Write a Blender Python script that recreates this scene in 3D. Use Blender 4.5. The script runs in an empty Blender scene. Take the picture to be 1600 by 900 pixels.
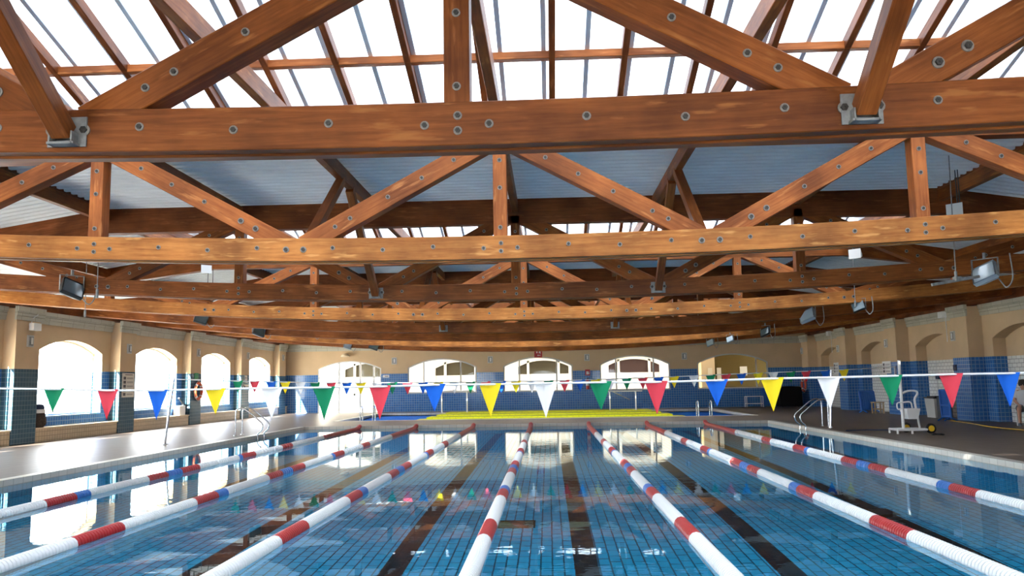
import bpy, bmesh, math, random
from mathutils import Vector, Matrix
random.seed(4)
C = bpy.context.scene.collection
S = bpy.context.scene
PI = math.pi

# ------------------------------------------------------------------ camera, sky, sun, exposure
F_PX, YAW, PITCH, ROLL = 1294.1, .04217, .11526, -.01614
CAM = Vector((0, 0, 1.49))
def cam_axes():
    cy, sy, cp, sp = math.cos(YAW), math.sin(YAW), math.cos(PITCH), math.sin(PITCH)
    fwd = Vector((-sy*cp, cy*cp, sp)); r0 = Vector((cy, sy, 0)); u0 = r0.cross(fwd)
    cr, sr = math.cos(ROLL), math.sin(ROLL)
    return cr*r0 + sr*u0, -sr*r0 + cr*u0, fwd
AX = cam_axes()
cam = bpy.data.objects.new('camera', bpy.data.cameras.new('camera')); C.objects.link(cam)
cam.data.sensor_width = 36; cam.data.lens = F_PX/1600*36; cam.data.clip_end = 500
cam.matrix_world = Matrix(((AX[0].x, AX[1].x, -AX[2].x, CAM.x), (AX[0].y, AX[1].y, -AX[2].y, CAM.y), (AX[0].z, AX[1].z, -AX[2].z, CAM.z), (0, 0, 0, 1)))
S.camera = cam
def at(px, py, axis, v):
    """the point of the hall seen at a photograph pixel, on the plane where coordinate number axis equals v"""
    d = AX[2] + AX[0]*((px-800)/F_PX) + AX[1]*((450-py)/F_PX)
    return CAM + d*((v-CAM[axis])/d[axis])

SKY = 7.5
w = bpy.data.worlds.new('sky'); S.world = w; w.use_nodes = True
nt = w.node_tree; bg = nt.nodes['Background']
bg.inputs[0].default_value = (.88, .94, 1, 1); bg.inputs[1].default_value = SKY
sun = bpy.data.objects.new('sun', bpy.data.lights.new('sun', 'SUN')); C.objects.link(sun)
sun.data.energy = 40; sun.data.angle = .01; sun.data.color = (1, .95, .86)
sun.rotation_euler = Vector((.29, .87, -.42)).to_track_quat('-Z', 'Y').to_euler()
vs = S.view_settings
vs.view_transform = 'Standard'; vs.look = 'None'; vs.gamma = 1; vs.use_curve_mapping = False
vs.exposure = 1.3

# ------------------------------------------------------------------ main measures (metres, water at z = 0)
DK = .09                                     # deck
XL, XR = -14.16, 13.32                       # pillar faces
XLR, XRR = -14.5, 13.8                       # recessed wall faces
YB, YF = -5.0, 44.7                          # wall behind, far wall
PX0, PX1, PY0, PY1 = -8.65, 7.5, 4.0, 29.2   # big pool
SX0, SX1, SY0, SY1 = -8.6, 8.1, 33.8, 42.3   # small pool
XC, ND = -.56, 2.58                          # truss centre, node spacing
T1, TP = 5.30, 4.92                          # first truss, truss pitch
TILE = 2.1
COP0, COP1 = 3.41, 3.77
KINK = 3*ND

# ------------------------------------------------------------------ materials
def mat(name):
    m = bpy.data.materials.new(name); m.use_nodes = True
    return m, m.node_tree, m.node_tree.nodes['Principled BSDF']
def simple(name, col, rough=.5, metal=0, spec=.5, noise=0, scale=8):
    m, t, b = mat(name)
    b.inputs['Base Color'].default_value = (*col, 1); b.inputs['Roughness'].default_value = rough
    b.inputs['Metallic'].default_value = metal; b.inputs['Specular IOR Level'].default_value = spec
    if noise:
        n = t.nodes.new('ShaderNodeTexNoise'); n.inputs['Scale'].default_value = scale; n.inputs['Detail'].default_value = 5
        c = t.nodes.new('ShaderNodeTexCoord'); t.links.new(c.outputs['Object'], n.inputs['Vector'])
        r = t.nodes.new('ShaderNodeValToRGB')
        r.color_ramp.elements[0].position = .3; r.color_ramp.elements[1].position = .7
        r.color_ramp.elements[0].color = (*[x*(1-noise) for x in col], 1)
        r.color_ramp.elements[1].color = (*[min(1, x*(1+noise)) for x in col], 1)
        t.links.new(n.outputs[0], r.inputs[0]); t.links.new(r.outputs[0], b.inputs['Base Color'])
    return m
def tiles(name, c1, c2, grout, bw, bh, mortar=.006, rough=.18, offset=0.0, squash_u=False, bump=.25, spec=.5):
    m, t, b = mat(name)
    uv = t.nodes.new('ShaderNodeUVMap'); uv.uv_map = 'UVMap'
    br = t.nodes.new('ShaderNodeTexBrick')
    br.inputs['Color1'].default_value = (*c1, 1); br.inputs['Color2'].default_value = (*c2, 1); br.inputs['Mortar'].default_value = (*grout, 1)
    br.inputs['Scale'].default_value = 1; br.inputs['Mortar Size'].default_value = mortar; br.inputs['Mortar Smooth'].default_value = .1
    br.inputs['Brick Width'].default_value = bw; br.inputs['Row Height'].default_value = bh
    br.offset = offset; br.inputs['Bias'].default_value = 0
    t.links.new(uv.outputs[0], br.inputs['Vector'])
    t.links.new(br.outputs[0], b.inputs['Base Color'])
    b.inputs['Roughness'].default_value = rough; b.inputs['Specular IOR Level'].default_value = spec
    bp = t.nodes.new('ShaderNodeBump'); bp.inputs['Strength'].default_value = bump; bp.inputs['Distance'].default_value = .004; bp.invert = True
    t.links.new(br.outputs['Fac'], bp.inputs['Height'])
    n = t.nodes.new('ShaderNodeTexNoise'); n.inputs['Scale'].default_value = 4
    t.links.new(uv.outputs[0], n.inputs['Vector'])
    bp2 = t.nodes.new('ShaderNodeBump'); bp2.inputs['Strength'].default_value = .12; bp2.inputs['Distance'].default_value = .02
    t.links.new(n.outputs[0], bp2.inputs['Height']); t.links.new(bp.outputs[0], bp2.inputs['Normal'])
    t.links.new(bp2.outputs[0], b.inputs['Normal'])
    return m
def wood(name, dark, light, rough=.45):
    m, t, b = mat(name)
    uv = t.nodes.new('ShaderNodeUVMap'); uv.uv_map = 'UVMap'
    oi = t.nodes.new('ShaderNodeObjectInfo')
    mp = t.nodes.new('ShaderNodeMapping'); mp.inputs['Scale'].default_value = (.9, 14, 1)
    ad = t.nodes.new('ShaderNodeVectorMath'); ad.operation = 'ADD'
    sc = t.nodes.new('ShaderNodeVectorMath'); sc.operation = 'SCALE'; sc.inputs[0].default_value = (37, 53, 11)
    t.links.new(oi.outputs['Random'], sc.inputs['Scale']); t.links.new(uv.outputs[0], ad.inputs[0]); t.links.new(sc.outputs[0], ad.inputs[1])
    t.links.new(ad.outputs[0], mp.inputs['Vector'])
    n = t.nodes.new('ShaderNodeTexNoise'); n.inputs['Scale'].default_value = 2.2; n.inputs['Detail'].default_value = 8; n.inputs['Roughness'].default_value = .65
    t.links.new(mp.outputs[0], n.inputs['Vector'])
    r = t.nodes.new('ShaderNodeValToRGB'); r.color_ramp.elements[0].position = .28; r.color_ramp.elements[1].position = .72
    r.color_ramp.elements[0].color = (*dark, 1); r.color_ramp.elements[1].color = (*light, 1)
    t.links.new(n.outputs[0], r.inputs[0])
    n2 = t.nodes.new('ShaderNodeTexNoise'); n2.inputs['Scale'].default_value = 1.3; n2.inputs['Detail'].default_value = 4
    t.links.new(ad.outputs[0], n2.inputs['Vector'])
    r2 = t.nodes.new('ShaderNodeValToRGB'); r2.color_ramp.elements[0].position = .35; r2.color_ramp.elements[1].position = .68
    r2.color_ramp.elements[0].color = (.50, .46, .43, 1); r2.color_ramp.elements[1].color = (1.15, 1.12, 1.05, 1)
    t.links.new(n2.outputs[0], r2.inputs[0])
    mx = t.nodes.new('ShaderNodeMix'); mx.data_type = 'RGBA'; mx.blend_type = 'MULTIPLY'; mx.inputs[0].default_value = 1
    t.links.new(r.outputs[0], mx.inputs[6]); t.links.new(r2.outputs[0], mx.inputs[7])
    # pale flakes scattered at random along the grain
    n3 = t.nodes.new('ShaderNodeTexNoise'); n3.inputs['Scale'].default_value = 5; n3.inputs['Detail'].default_value = 6
    mp3 = t.nodes.new('ShaderNodeMapping'); mp3.inputs['Scale'].default_value = (.5, 3, 1)
    t.links.new(ad.outputs[0], mp3.inputs['Vector']); t.links.new(mp3.outputs[0], n3.inputs['Vector'])
    r3 = t.nodes.new('ShaderNodeValToRGB'); r3.color_ramp.elements[0].position = .60; r3.color_ramp.elements[1].position = .70
    t.links.new(n3.outputs[0], r3.inputs[0])
    mf = t.nodes.new('ShaderNodeMath'); mf.operation = 'MULTIPLY'; mf.inputs[1].default_value = .55
    t.links.new(r3.outputs[0], mf.inputs[0])
    m3 = t.nodes.new('ShaderNodeMix'); m3.data_type = 'RGBA'; t.links.new(mf.outputs[0], m3.inputs[0])
    t.links.new(mx.outputs[2], m3.inputs[6]); m3.inputs[7].default_value = (light[0]*1.25, light[1]*1.5, light[2]*1.8, 1)
    t.links.new(m3.outputs[2], b.inputs['Base Color'])
    b.inputs['Roughness'].default_value = rough; b.inputs['Specular IOR Level'].default_value = .2
    bp = t.nodes.new('ShaderNodeBump'); bp.inputs['Strength'].default_value = .25; bp.inputs['Distance'].default_value = .004
    t.links.new(n.outputs[0], bp.inputs['Height']); t.links.new(bp.outputs[0], b.inputs['Normal'])
    return m
M = {}
M['wood'] = wood('glulam_honey', (.33, .105, .022), (.62, .265, .072))  # brighter copy for trusses facing a skylight; its light is in the colour
M['wood_red'] = wood('glulam_russet', (.19, .050, .011), (.40, .130, .028))  # also the darker, shaded copy for trusses without a skylight in front
M['wood_salmon'] = wood('glulam_salmon', (.30, .080, .020), (.56, .190, .052))  # posts and diagonals of skylit trusses, light put into the colour
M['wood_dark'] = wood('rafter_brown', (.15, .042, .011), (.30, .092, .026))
M['plaster'] = simple('sand_plaster', (.63, .45, .265), .8, noise=.06, scale=1.2)
M['stone'] = tiles('grey_green_stone', (.46, .44, .35), (.54, .51, .41), (.28, .27, .21), .6, .30, .008, .75, .5, bump=.4, spec=.2)
M['blue'] = tiles('blue_wall_tile', (.035, .135, .37), (.048, .175, .46), (.24, .36, .50), .125, .125, .008, .25, spec=.14)
M['blue_gloss'] = tiles('glossy_blue_wall_tile', (.035, .135, .37), (.048, .175, .46), (.24, .36, .50), .125, .125, .008, .10, spec=.45, bump=.6)
M['teal'] = tiles('teal_pillar_tile', (.030, .085, .13), (.040, .105, .155), (.15, .21, .25), .125, .125, .008, .25, spec=.14)
M['bluedeep'] = tiles('vivid_blue_pool_tile', (.008, .16, .78), (.012, .19, .86), (.10, .32, .85), .25, .125, .006, .7, spec=.03)
M['white_tile'] = tiles('white_wall_tile', (.82, .81, .75), (.88, .86, .80), (.36, .33, .30), .25, .125, .008, .18, .5)
M['beige_tile'] = tiles('beige_bench_tile', (.58, .45, .28), (.64, .50, .32), (.33, .24, .15), .125, .125, .008, .3)
M['yellow_tile'] = tiles('yellow_step_tile', (.78, .76, .02), (.84, .82, .04), (.42, .44, .02), .25, .06, .008, .5, spec=.12)
M['deck'] = tiles('brown_deck_tile', (.135, .105, .085), (.155, .12, .098), (.09, .07, .058), .33, .33, .006, .42, 0, bump=.1, spec=.22)
M['edge'] = tiles('pale_pool_edge_tile', (.62, .59, .52), (.68, .65, .57), (.44, .42, .36), .25, .25, .008, .4)
M['pool_tile'] = tiles('pool_floor_tile', (.015, .40, .66), (.022, .46, .74), (.004, .09, .16), .245, .122, .009, .4, .5)
M['lane_tile'] = tiles('dark_lane_tile', (.010, .012, .016), (.014, .017, .022), (.004, .005, .007), .245, .122, .008, .4, .5)
M['roof'] = simple('painted_roof_sheet', (.86, .88, .88), .5, 0, .4, noise=.05, scale=2)
M['steel'] = simple('stainless_steel', (.72, .74, .76), .22, 1)
M['galv'] = simple('galvanised_steel', (.30, .31, .30), .6, .4, noise=.25, scale=20)
M['washer'] = simple('weathered_washer', (.27, .25, .22), .7, .2, noise=.3, scale=30)
M['alu'] = simple('glazing_bar_aluminium', (.60, .70, .80), .5, 0)
M['white'] = simple('white_paint', (.78, .78, .76), .4)
M['frame'] = simple('grey_frame_paint', (.55, .55, .52), .4)
M['dframe'] = simple('dark_frame_paint', (.10, .085, .07), .5)
M['black'] = simple('black_plastic', (.010, .010, .011), .5)
M['blk_cloth'] = simple('black_cover', (.006, .006, .007), .8, spec=.2)
M['dark_grey'] = simple('dark_grey_metal', (.06, .075, .085), .4, .5)
M['lampglass'] = simple('lamp_glass', (.45, .55, .62), .1, 0, .8)
M['darkglass'] = simple('dark_lamp_glass', (.10, .15, .17), .12, 0, .7)
M['nut'] = simple('bolt_nut', (.07, .065, .06), .5, .7)
M['f_green'] = simple('green_flag_cloth', (.005, .23, .10), .7, spec=.2)
M['f_red'] = simple('coral_flag_cloth', (.72, .06, .09), .7, spec=.2)
M['f_blue'] = simple('blue_flag_cloth', (.010, .13, .62), .7, spec=.2)
M['f_yellow'] = simple('yellow_flag_cloth', (.90, .70, .02), .7, spec=.2)
M['f_white'] = simple('white_flag_cloth', (.85, .85, .85), .7, spec=.2)
M['fl_white'] = simple('white_float_plastic', (.80, .82, .82), .35)
M['fl_red'] = simple('red_float_plastic', (.42, .018, .022), .35)
M['fl_blue'] = simple('blue_float_plastic', (.03, .17, .55), .35)
M['rope'] = simple('white_rope', (.82, .82, .80), .6)
M['orange'] = simple('orange_ring', (.75, .12, .04), .5)
M['red'] = simple('red_enamel', (.42, .01, .015), .4)
M['green'] = simple('green_sign', (.02, .30, .12), .5)
M['paper'] = simple('notice_paper', (.75, .72, .62), .6)
M['ink'] = simple('printed_ink', (.09, .08, .08), .6)
M['blue_pl'] = simple('blue_plastic', (.015, .13, .50), .35)
M['blue_mesh'] = simple('blue_sling_fabric', (.02, .12, .45), .7)
M['yellow'] = simple('yellow_hub', (.80, .50, .02), .4)
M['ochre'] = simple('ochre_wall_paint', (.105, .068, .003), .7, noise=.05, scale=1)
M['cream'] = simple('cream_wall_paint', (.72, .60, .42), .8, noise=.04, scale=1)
M['pale'] = simple('white_wall_paint', (.80, .78, .72), .8)
M['ground'] = simple('pale_paving', (.62, .58, .50), .8, noise=.08, scale=.8)
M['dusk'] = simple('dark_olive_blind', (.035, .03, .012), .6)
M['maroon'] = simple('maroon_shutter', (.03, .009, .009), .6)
M['skin'] = simple('skin', (.55, .28, .18), .55)
M['shirt'] = simple('white_shirt', (.75, .75, .75), .8)
M['hair'] = simple('dark_hair', (.02, .014, .01), .6)
M['shorts'] = simple('grey_shorts', (.16, .17, .18), .8)
M['timber'] = simple('pale_stool_wood', (.50, .36, .20), .6, noise=.15, scale=6)
M['camo'] = simple('dark_brown_canvas', (.035, .024, .016), .8, noise=.6, scale=25)
M['navy'] = simple('navy_canvas', (.015, .03, .08), .8)
def glass_pane():
    m, t, b = mat('window_glass'); t.nodes.remove(b)
    out = t.nodes['Material Output']
    tr = t.nodes.new('ShaderNodeBsdfTransparent'); tr.inputs[0].default_value = (.95, .97, .97, 1)
    gl = t.nodes.new('ShaderNodeBsdfGlossy'); gl.inputs['Roughness'].default_value = .02
    fr = t.nodes.new('ShaderNodeFresnel'); fr.inputs[0].default_value = 1.35
    mx = t.nodes.new('ShaderNodeMixShader')
    t.links.new(fr.outputs[0], mx.inputs[0]); t.links.new(tr.outputs[0], mx.inputs[1]); t.links.new(gl.outputs[0], mx.inputs[2])
    t.links.new(mx.outputs[0], out.inputs[0]); return m
M['glass'] = glass_pane()
def opal():
    m, t, b = mat('opal_polycarbonate'); t.nodes.remove(b)
    out = t.nodes['Material Output']
    tl = t.nodes.new('ShaderNodeBsdfTranslucent'); tl.inputs[0].default_value = (.165, .185, .21, 1)
    gl = t.nodes.new('ShaderNodeBsdfGlossy'); gl.inputs['Roughness'].default_value = .25
    mx = t.nodes.new('ShaderNodeMixShader'); mx.inputs[0].default_value = .05
    t.links.new(tl.outputs[0], mx.inputs[1]); t.links.new(gl.outputs[0], mx.inputs[2]); t.links.new(mx.outputs[0], out.inputs[0]); return m
M['opal'] = opal()
def water():
    m, t, b = mat('pool_water'); t.nodes.remove(b)
    out = t.nodes['Material Output']
    g = t.nodes.new('ShaderNodeBsdfGlass'); g.inputs['IOR'].default_value = 1.33; g.inputs['Roughness'].default_value = 0; g.inputs[0].default_value = (.88, .97, 1, 1)
    c = t.nodes.new('ShaderNodeTexCoord')
    mp = t.nodes.new('ShaderNodeMapping'); mp.inputs['Scale'].default_value = (.7, 1.3, 1)
    n = t.nodes.new('ShaderNodeTexNoise'); n.inputs['Scale'].default_value = 3.0; n.inputs['Detail'].default_value = 3
    n2 = t.nodes.new('ShaderNodeTexNoise'); n2.inputs['Scale'].default_value = .22; n2.inputs['Detail'].default_value = 1
    r = t.nodes.new('ShaderNodeMapRange'); r.inputs[1].default_value = .45; r.inputs[2].default_value = .68; r.inputs[3].default_value = .25; r.inputs[4].default_value = 1
    t.links.new(c.outputs['Object'], mp.inputs[0]); t.links.new(mp.outputs[0], n.inputs['Vector']); t.links.new(c.outputs['Object'], n2.inputs['Vector'])
    t.links.new(n2.outputs[0], r.inputs[0])
    # the water is livelier in the middle of the pool
    sp = t.nodes.new('ShaderNodeMapping'); sp.vector_type = 'TEXTURE'; sp.inputs['Location'].default_value = (.3, 18.5, 0); sp.inputs['Scale'].default_value = (6.5, 10, 1)
    ln = t.nodes.new('ShaderNodeVectorMath'); ln.operation = 'LENGTH'
    r2 = t.nodes.new('ShaderNodeMapRange'); r2.inputs[1].default_value = .3; r2.inputs[2].default_value = 1; r2.inputs[3].default_value = 1.7; r2.inputs[4].default_value = .55
    t.links.new(c.outputs['Object'], sp.inputs[0]); t.links.new(sp.outputs[0], ln.inputs[0]); t.links.new(ln.outputs['Value'], r2.inputs[0])
    m0 = t.nodes.new('ShaderNodeMath'); m0.operation = 'MULTIPLY'; t.links.new(r2.outputs[0], m0.inputs[1])
    ml = t.nodes.new('ShaderNodeMath'); ml.operation = 'MULTIPLY'
    t.links.new(n.outputs[0], ml.inputs[0]); t.links.new(r.outputs[0], m0.inputs[0]); t.links.new(m0.outputs[0], ml.inputs[1])
    bp = t.nodes.new('ShaderNodeBump'); bp.inputs['Strength'].default_value = 1; bp.inputs['Distance'].default_value = .003
    t.links.new(ml.outputs[0], bp.inputs['Height']); t.links.new(bp.outputs[0], g.inputs['Normal'])
    t.links.new(g.outputs[0], out.inputs[0]); return m
M['water'] = water()
def glow(name, col, k):
    m, t, b = mat(name)
    b.inputs['Base Color'].default_value = (*col, 1); b.inputs['Emission Color'].default_value = (*col, 1); b.inputs['Emission Strength'].default_value = k
    return m
M['tube'] = glow('strip_light_tube', (1, .93, .75), 4)

# ------------------------------------------------------------------ mesh helpers
class MB:
    """collects shapes; build() links them as one mesh object"""
    def __init__(s): s.v = []; s.f = []; s.u = []; s.m = []; s.mi = 0
    def quad(s, ps, uv=None):
        n = len(s.v); s.v += [tuple(p) for p in ps]; s.f.append(tuple(range(n, n+len(ps)))); s.m.append(s.mi)
        if uv is None:
            a = Vector(ps[1])-Vector(ps[0]); b = Vector(ps[2])-Vector(ps[0]); nn = a.cross(b)
            ax = max(range(3), key=lambda i: abs(nn[i]))
            pick = {0: (1, 2), 1: (0, 2), 2: (1, 0)}[ax]
            uv = [(p[pick[0]], p[pick[1]]) for p in ps]
        s.u.append(list(uv))
    def box(s, x0, x1, y0, y1, z0, z1):
        s.quad([(x0,y0,z0),(x0,y0,z1),(x0,y1,z1),(x0,y1,z0)]); s.quad([(x1,y0,z0),(x1,y1,z0),(x1,y1,z1),(x1,y0,z1)])
        s.quad([(x0,y0,z0),(x1,y0,z0),(x1,y0,z1),(x0,y0,z1)]); s.quad([(x0,y1,z0),(x0,y1,z1),(x1,y1,z1),(x1,y1,z0)])
        s.quad([(x0,y0,z1),(x1,y0,z1),(x1,y1,z1),(x0,y1,z1)]); s.quad([(x0,y0,z0),(x0,y1,z0),(x1,y1,z0),(x1,y0,z0)])
    def sweep(s, path, sec, side, cap=True, scale=None):
        """section points (a along side, b along up) swept along a path; side is a fixed vector roughly square to the path"""
        path = [Vector(p) for p in path]; side = Vector(side).normalized()
        rings = []; L = 0; per = [0]
        for i in range(len(sec)):
            a, b = sec[i], sec[(i+1) % len(sec)]; per.append(per[-1]+math.hypot(a[0]-b[0], a[1]-b[1]))
        for i, p in enumerate(path):
            d0 = (p-path[i-1]).normalized() if i else None
            d1 = (path[i+1]-p).normalized() if i < len(path)-1 else None
            t = ((d0 or d1)+(d1 or d0)).normalized()
            up = t.cross(side)*-1
            up.normalize(); k = 1.0
            if d0 and d1: k = 1/max(.5, math.sqrt(max(.01, (1+d0.dot(d1))/2)))
            if i: L += (p-path[i-1]).length
            q = scale[i] if scale else 1
            rings.append((L, [p+side*a*q+up*b*q*k for a, b in sec]))
        for i in range(len(rings)-1):
            (l0, r0), (l1, r1) = rings[i], rings[i+1]
            for j in range(len(sec)):
                jj = (j+1) % len(sec)
                s.quad([r0[j], r0[jj], r1[jj], r1[j]], [(l0, per[j]), (l0, per[j+1]), (l1, per[j+1]), (l1, per[j])])
        if cap:
            for r, fl in ((rings[0][1], True), (rings[-1][1], False)):
                pts = r[::-1] if fl else r
                s.quad(pts, [(.01*k, .2*k) for k in range(len(pts))])
    def beam(s, p0, p1, w, h, side, ch=.006):
        a, b = w/2, h/2
        s.sweep([p0, p1] if not isinstance(p0, list) else p0, [(-a+ch,-b),(a-ch,-b),(a,-b+ch),(a,b-ch),(a-ch,b),(-a+ch,b),(-a,b-ch),(-a,-b+ch)], side)
    def tube(s, path, r, n=8, closed=False, radii=None):
        path = [Vector(p) for p in path]
        rings = []; ref = None; N = len(path)
        for i, p in enumerate(path):
            if closed: t = (path[(i+1) % N]-path[i-1]).normalized()
            else: t = (path[min(i+1, N-1)]-path[max(i-1, 0)]).normalized()
            if ref is None:
                ref = Vector((0, 0, 1)) if abs(t.z) < .9 else Vector((1, 0, 0))
            ref = (ref-t*ref.dot(t)).normalized(); bn = t.cross(ref)
            rr = radii[i] if radii else r
            rings.append([p+(ref*math.cos(2*PI*k/n)+bn*math.sin(2*PI*k/n))*rr for k in range(n)])
        for i in range(N if closed else N-1):
            a, b = rings[i], rings[(i+1) % N]
            for k in range(n): s.quad([a[k], a[(k+1) % n], b[(k+1) % n], b[k]])
        if not closed: s.quad(rings[0][::-1]); s.quad(rings[-1])
    def lathe(s, prof, o=(0,0,0), axis='Z', n=16):
        """profile of (radius, height) turned about an axis"""
        o = Vector(o)
        def P(r, h, a):
            c, d = r*math.cos(a), r*math.sin(a)
            return o+{'Z': Vector((c, d, h)), 'Y': Vector((c, h, d)), 'X': Vector((h, c, d))}[axis]
        for (r0, h0), (r1, h1) in zip(prof, prof[1:]):
            for k in range(n):
                a, b = 2*PI*k/n, 2*PI*(k+1)/n
                ps = [P(r0, h0, a), P(r0, h0, b), P(r1, h1, b), P(r1, h1, a)]
                if r0 < 1e-6: ps = ps[1:]
                elif r1 < 1e-6: ps = ps[:3]
                s.quad(ps)
    def build(s, name, m, parent=None, smooth=False, weld=False):
        me = bpy.data.meshes.new(name); me.from_pydata(s.v, [], s.f)
        uv = me.uv_layers.new(name='UVMap'); i = 0
        flat = [c for u in s.u for p in u for c in p]
        uv.data.foreach_set('uv', flat)
        for mm in (m if isinstance(m, list) else [m]): me.materials.append(mm)
        me.polygons.foreach_set('material_index', s.m)
        bm = bmesh.new(); bm.from_mesh(me)
        if weld or smooth: bmesh.ops.remove_doubles(bm, verts=bm.verts, dist=1e-5)
        bmesh.ops.recalc_face_normals(bm, faces=bm.faces) if (weld or smooth) else None
        if smooth:
            for f in bm.faces: f.smooth = True
            for e in bm.edges:
                if len(e.link_faces) == 2 and e.calc_face_angle(0) > .7: e.smooth = False
        bm.to_mesh(me); bm.free()
        o = bpy.data.objects.new(name, me); C.objects.link(o)
        if parent: o.parent = parent
        return o
def tag(o, label=None, cat=None, group=None, kind=None):
    for k, v in (('label', label), ('category', cat), ('group', group), ('kind', kind)):
        if v: o[k] = v
    return o
def empty(name, loc=(0,0,0), label=None, cat=None, group=None, kind=None, rz=0):
    o = bpy.data.objects.new(name, None); C.objects.link(o); o.location = loc; o.rotation_euler.z = rz; o.empty_display_size = .2
    return tag(o, label, cat, group, kind)
def copy_tree(o, parent=None):
    c = o.copy(); C.objects.link(c); c.parent = parent
    for ch in [x for x in o.children]: copy_tree(ch, c)
    return c
def bez(pts, n=6):
    """smooth path through points (Catmull-Rom)"""
    P = [Vector(p) for p in pts]; P = [2*P[0]-P[1]]+P+[2*P[-1]-P[-2]]; out = []
    for i in range(1, len(P)-2):
        for k in range(n):
            t = k/n; a, b, c, d = P[i-1:i+3]
            out.append(.5*((2*b)+(c-a)*t+(2*a-5*b+4*c-d)*t*t+(3*b-a-3*c+d)*t**3))
    out.append(P[-2]); return out

# ------------------------------------------------------------------ the setting: floor and pools
def frame_rect(b, x0, x1, y0, y1, X0, X1, Y0, Y1, z):   # flat ring between an inner and an outer rectangle
    for q in ((X0, x0, Y0, Y1), (x1, X1, Y0, Y1), (x0, x1, Y0, y0), (x0, x1, y1, Y1)):
        if q[1]-q[0] > 1e-4 and q[3]-q[2] > 1e-4:
            b.quad([(q[0], q[2], z), (q[1], q[2], z), (q[1], q[3], z), (q[0], q[3], z)])
EDGE = .2
b = MB()
frame_rect(b, PX0-EDGE, PX1+EDGE, PY0-.07, PY1+.07, XLR-.4, XRR+.4, YB, SY0-.07, DK)
frame_rect(b, SX0-.2, SX1+.2, SY0-.07, SY1+.07, XLR-.4, XRR+.4, SY0-.07, YF+.4, DK)
tag(b.build('floor', M['deck']), 'brown tiled pool deck around both pools', 'floor', kind='structure')
def edge_band(name, x0, x1, y0, y1, e, label, z=.012):
    ey = .07; b = MB(); frame_rect(b, x0, x1, y0, y1, x0-e, x1+e, y0-ey, y1+ey, DK+z)
    for a, c in (((x0, y0), (x1, y0)), ((x1, y0), (x1, y1)), ((x1, y1), (x0, y1)), ((x0, y1), (x0, y0))):
        b.quad([(*a, -.06), (*c, -.06), (*c, DK+z), (*a, DK+z)])
    X0, X1, Y0, Y1 = x0-e, x1+e, y0-ey, y1+ey
    for a, c in (((X0, Y0), (X1, Y0)), ((X1, Y0), (X1, Y1)), ((X1, Y1), (X0, Y1)), ((X0, Y1), (X0, Y0))):
        b.quad([(*a, DK-.01), (*a, DK+z), (*c, DK+z), (*c, DK-.01)])
    tag(b.build(name, M['edge']), label, 'pool edge', kind='structure')
edge_band('trim_1', PX0, PX1, PY0, PY1, EDGE, 'pale tiled edge band of the large swimming pool')
edge_band('trim_2', SX0, SX1, SY0, SY1, .2, 'pale tiled edge band of the small far pool')
def basin(name, x0, x1, y0, y1, zb, m, label):
    b = MB()
    b.quad([(x0, y0, zb), (x1, y0, zb), (x1, y1, zb), (x0, y1, zb)])
    for a, c in (((x0, y0), (x1, y0)), ((x1, y0), (x1, y1)), ((x1, y1), (x0, y1)), ((x0, y1), (x0, y0))):
        b.quad([(*a, zb), (*a, 0.0), (*c, 0.0), (*c, zb)])
    o = b.build(name, m); tag(o, label, 'pool', kind='structure'); return o
PB = -1.75
bas = basin('pool_basin', PX0, PX1, PY0, PY1, PB, M['pool_tile'], 'blue tiled basin of the large swimming pool')
LX = [-.648+2*i for i in range(-3, 4)]
lane_c = [LX[0]-1]+[x+1 for x in LX]
for i, x in enumerate(lane_c):
    b = MB(); b.box(x-.125, x+.125, PY0+2, PY1-2, PB, PB+.004); b.box(x-.5, x+.5, PY1-2, PY1-1.75, PB, PB+.004)
    b.build('lane_line', M['lane_tile'], bas)
sb = basin('small_pool_basin', SX0, SX1, SY0, SY1, -.04, M['bluedeep'], 'vivid blue tiled floor of the small far pool')
def sheet(name, x0, x1, y0, y1, z, label):
    b = MB(); b.quad([(x0, y0, z), (x1, y0, z), (x1, y1, z), (x0, y1, z)])
    tag(b.build(name, M['water']), label, 'water', kind='structure')
sheet('pool_water', PX0, PX1, PY0, PY1, 0, 'clear rippled water of the large lane pool')

# ------------------------------------------------------------------ walls
def arch_z(u, u0, u1, spring, top):
    """segmental arch height at u"""
    h = (u1-u0)/2; r = top-spring; R = (h*h+r*r)/(2*r); c = (u0+u1)/2
    return top-R+math.sqrt(max(0, R*R-(u-c)**2))
def wall_face(b, P, u0, u1, z0, z1, ops):
    """a wall face with arched openings; P(u,z) gives the point. ops: (ua, ub, sill, spring, top)"""
    cuts = {u0, u1}
    for o in ops:
        cuts |= {o[0]+(o[1]-o[0])*k/14 for k in range(15)}
    cuts = sorted(c for c in cuts if u0-1e-6 <= c <= u1+1e-6)
    for a, c in zip(cuts, cuts[1:]):
        op = next((o for o in ops if o[0]-1e-6 <= a and c <= o[1]+1e-6), None)
        if op is None: b.quad([P(a, z0), P(c, z0), P(c, z1), P(a, z1)]); continue
        lo = min(op[2], z1)
        if lo > z0+1e-6: b.quad([P(a, z0), P(c, z0), P(c, lo), P(a, lo)])
        za, zc = (max(z0, arch_z(x, *op[:2], op[3], op[4])) for x in (a, c))
        if min(za, zc) < z1-1e-6: b.quad([P(a, za), P(c, zc), P(c, z1), P(a, z1)])
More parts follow.
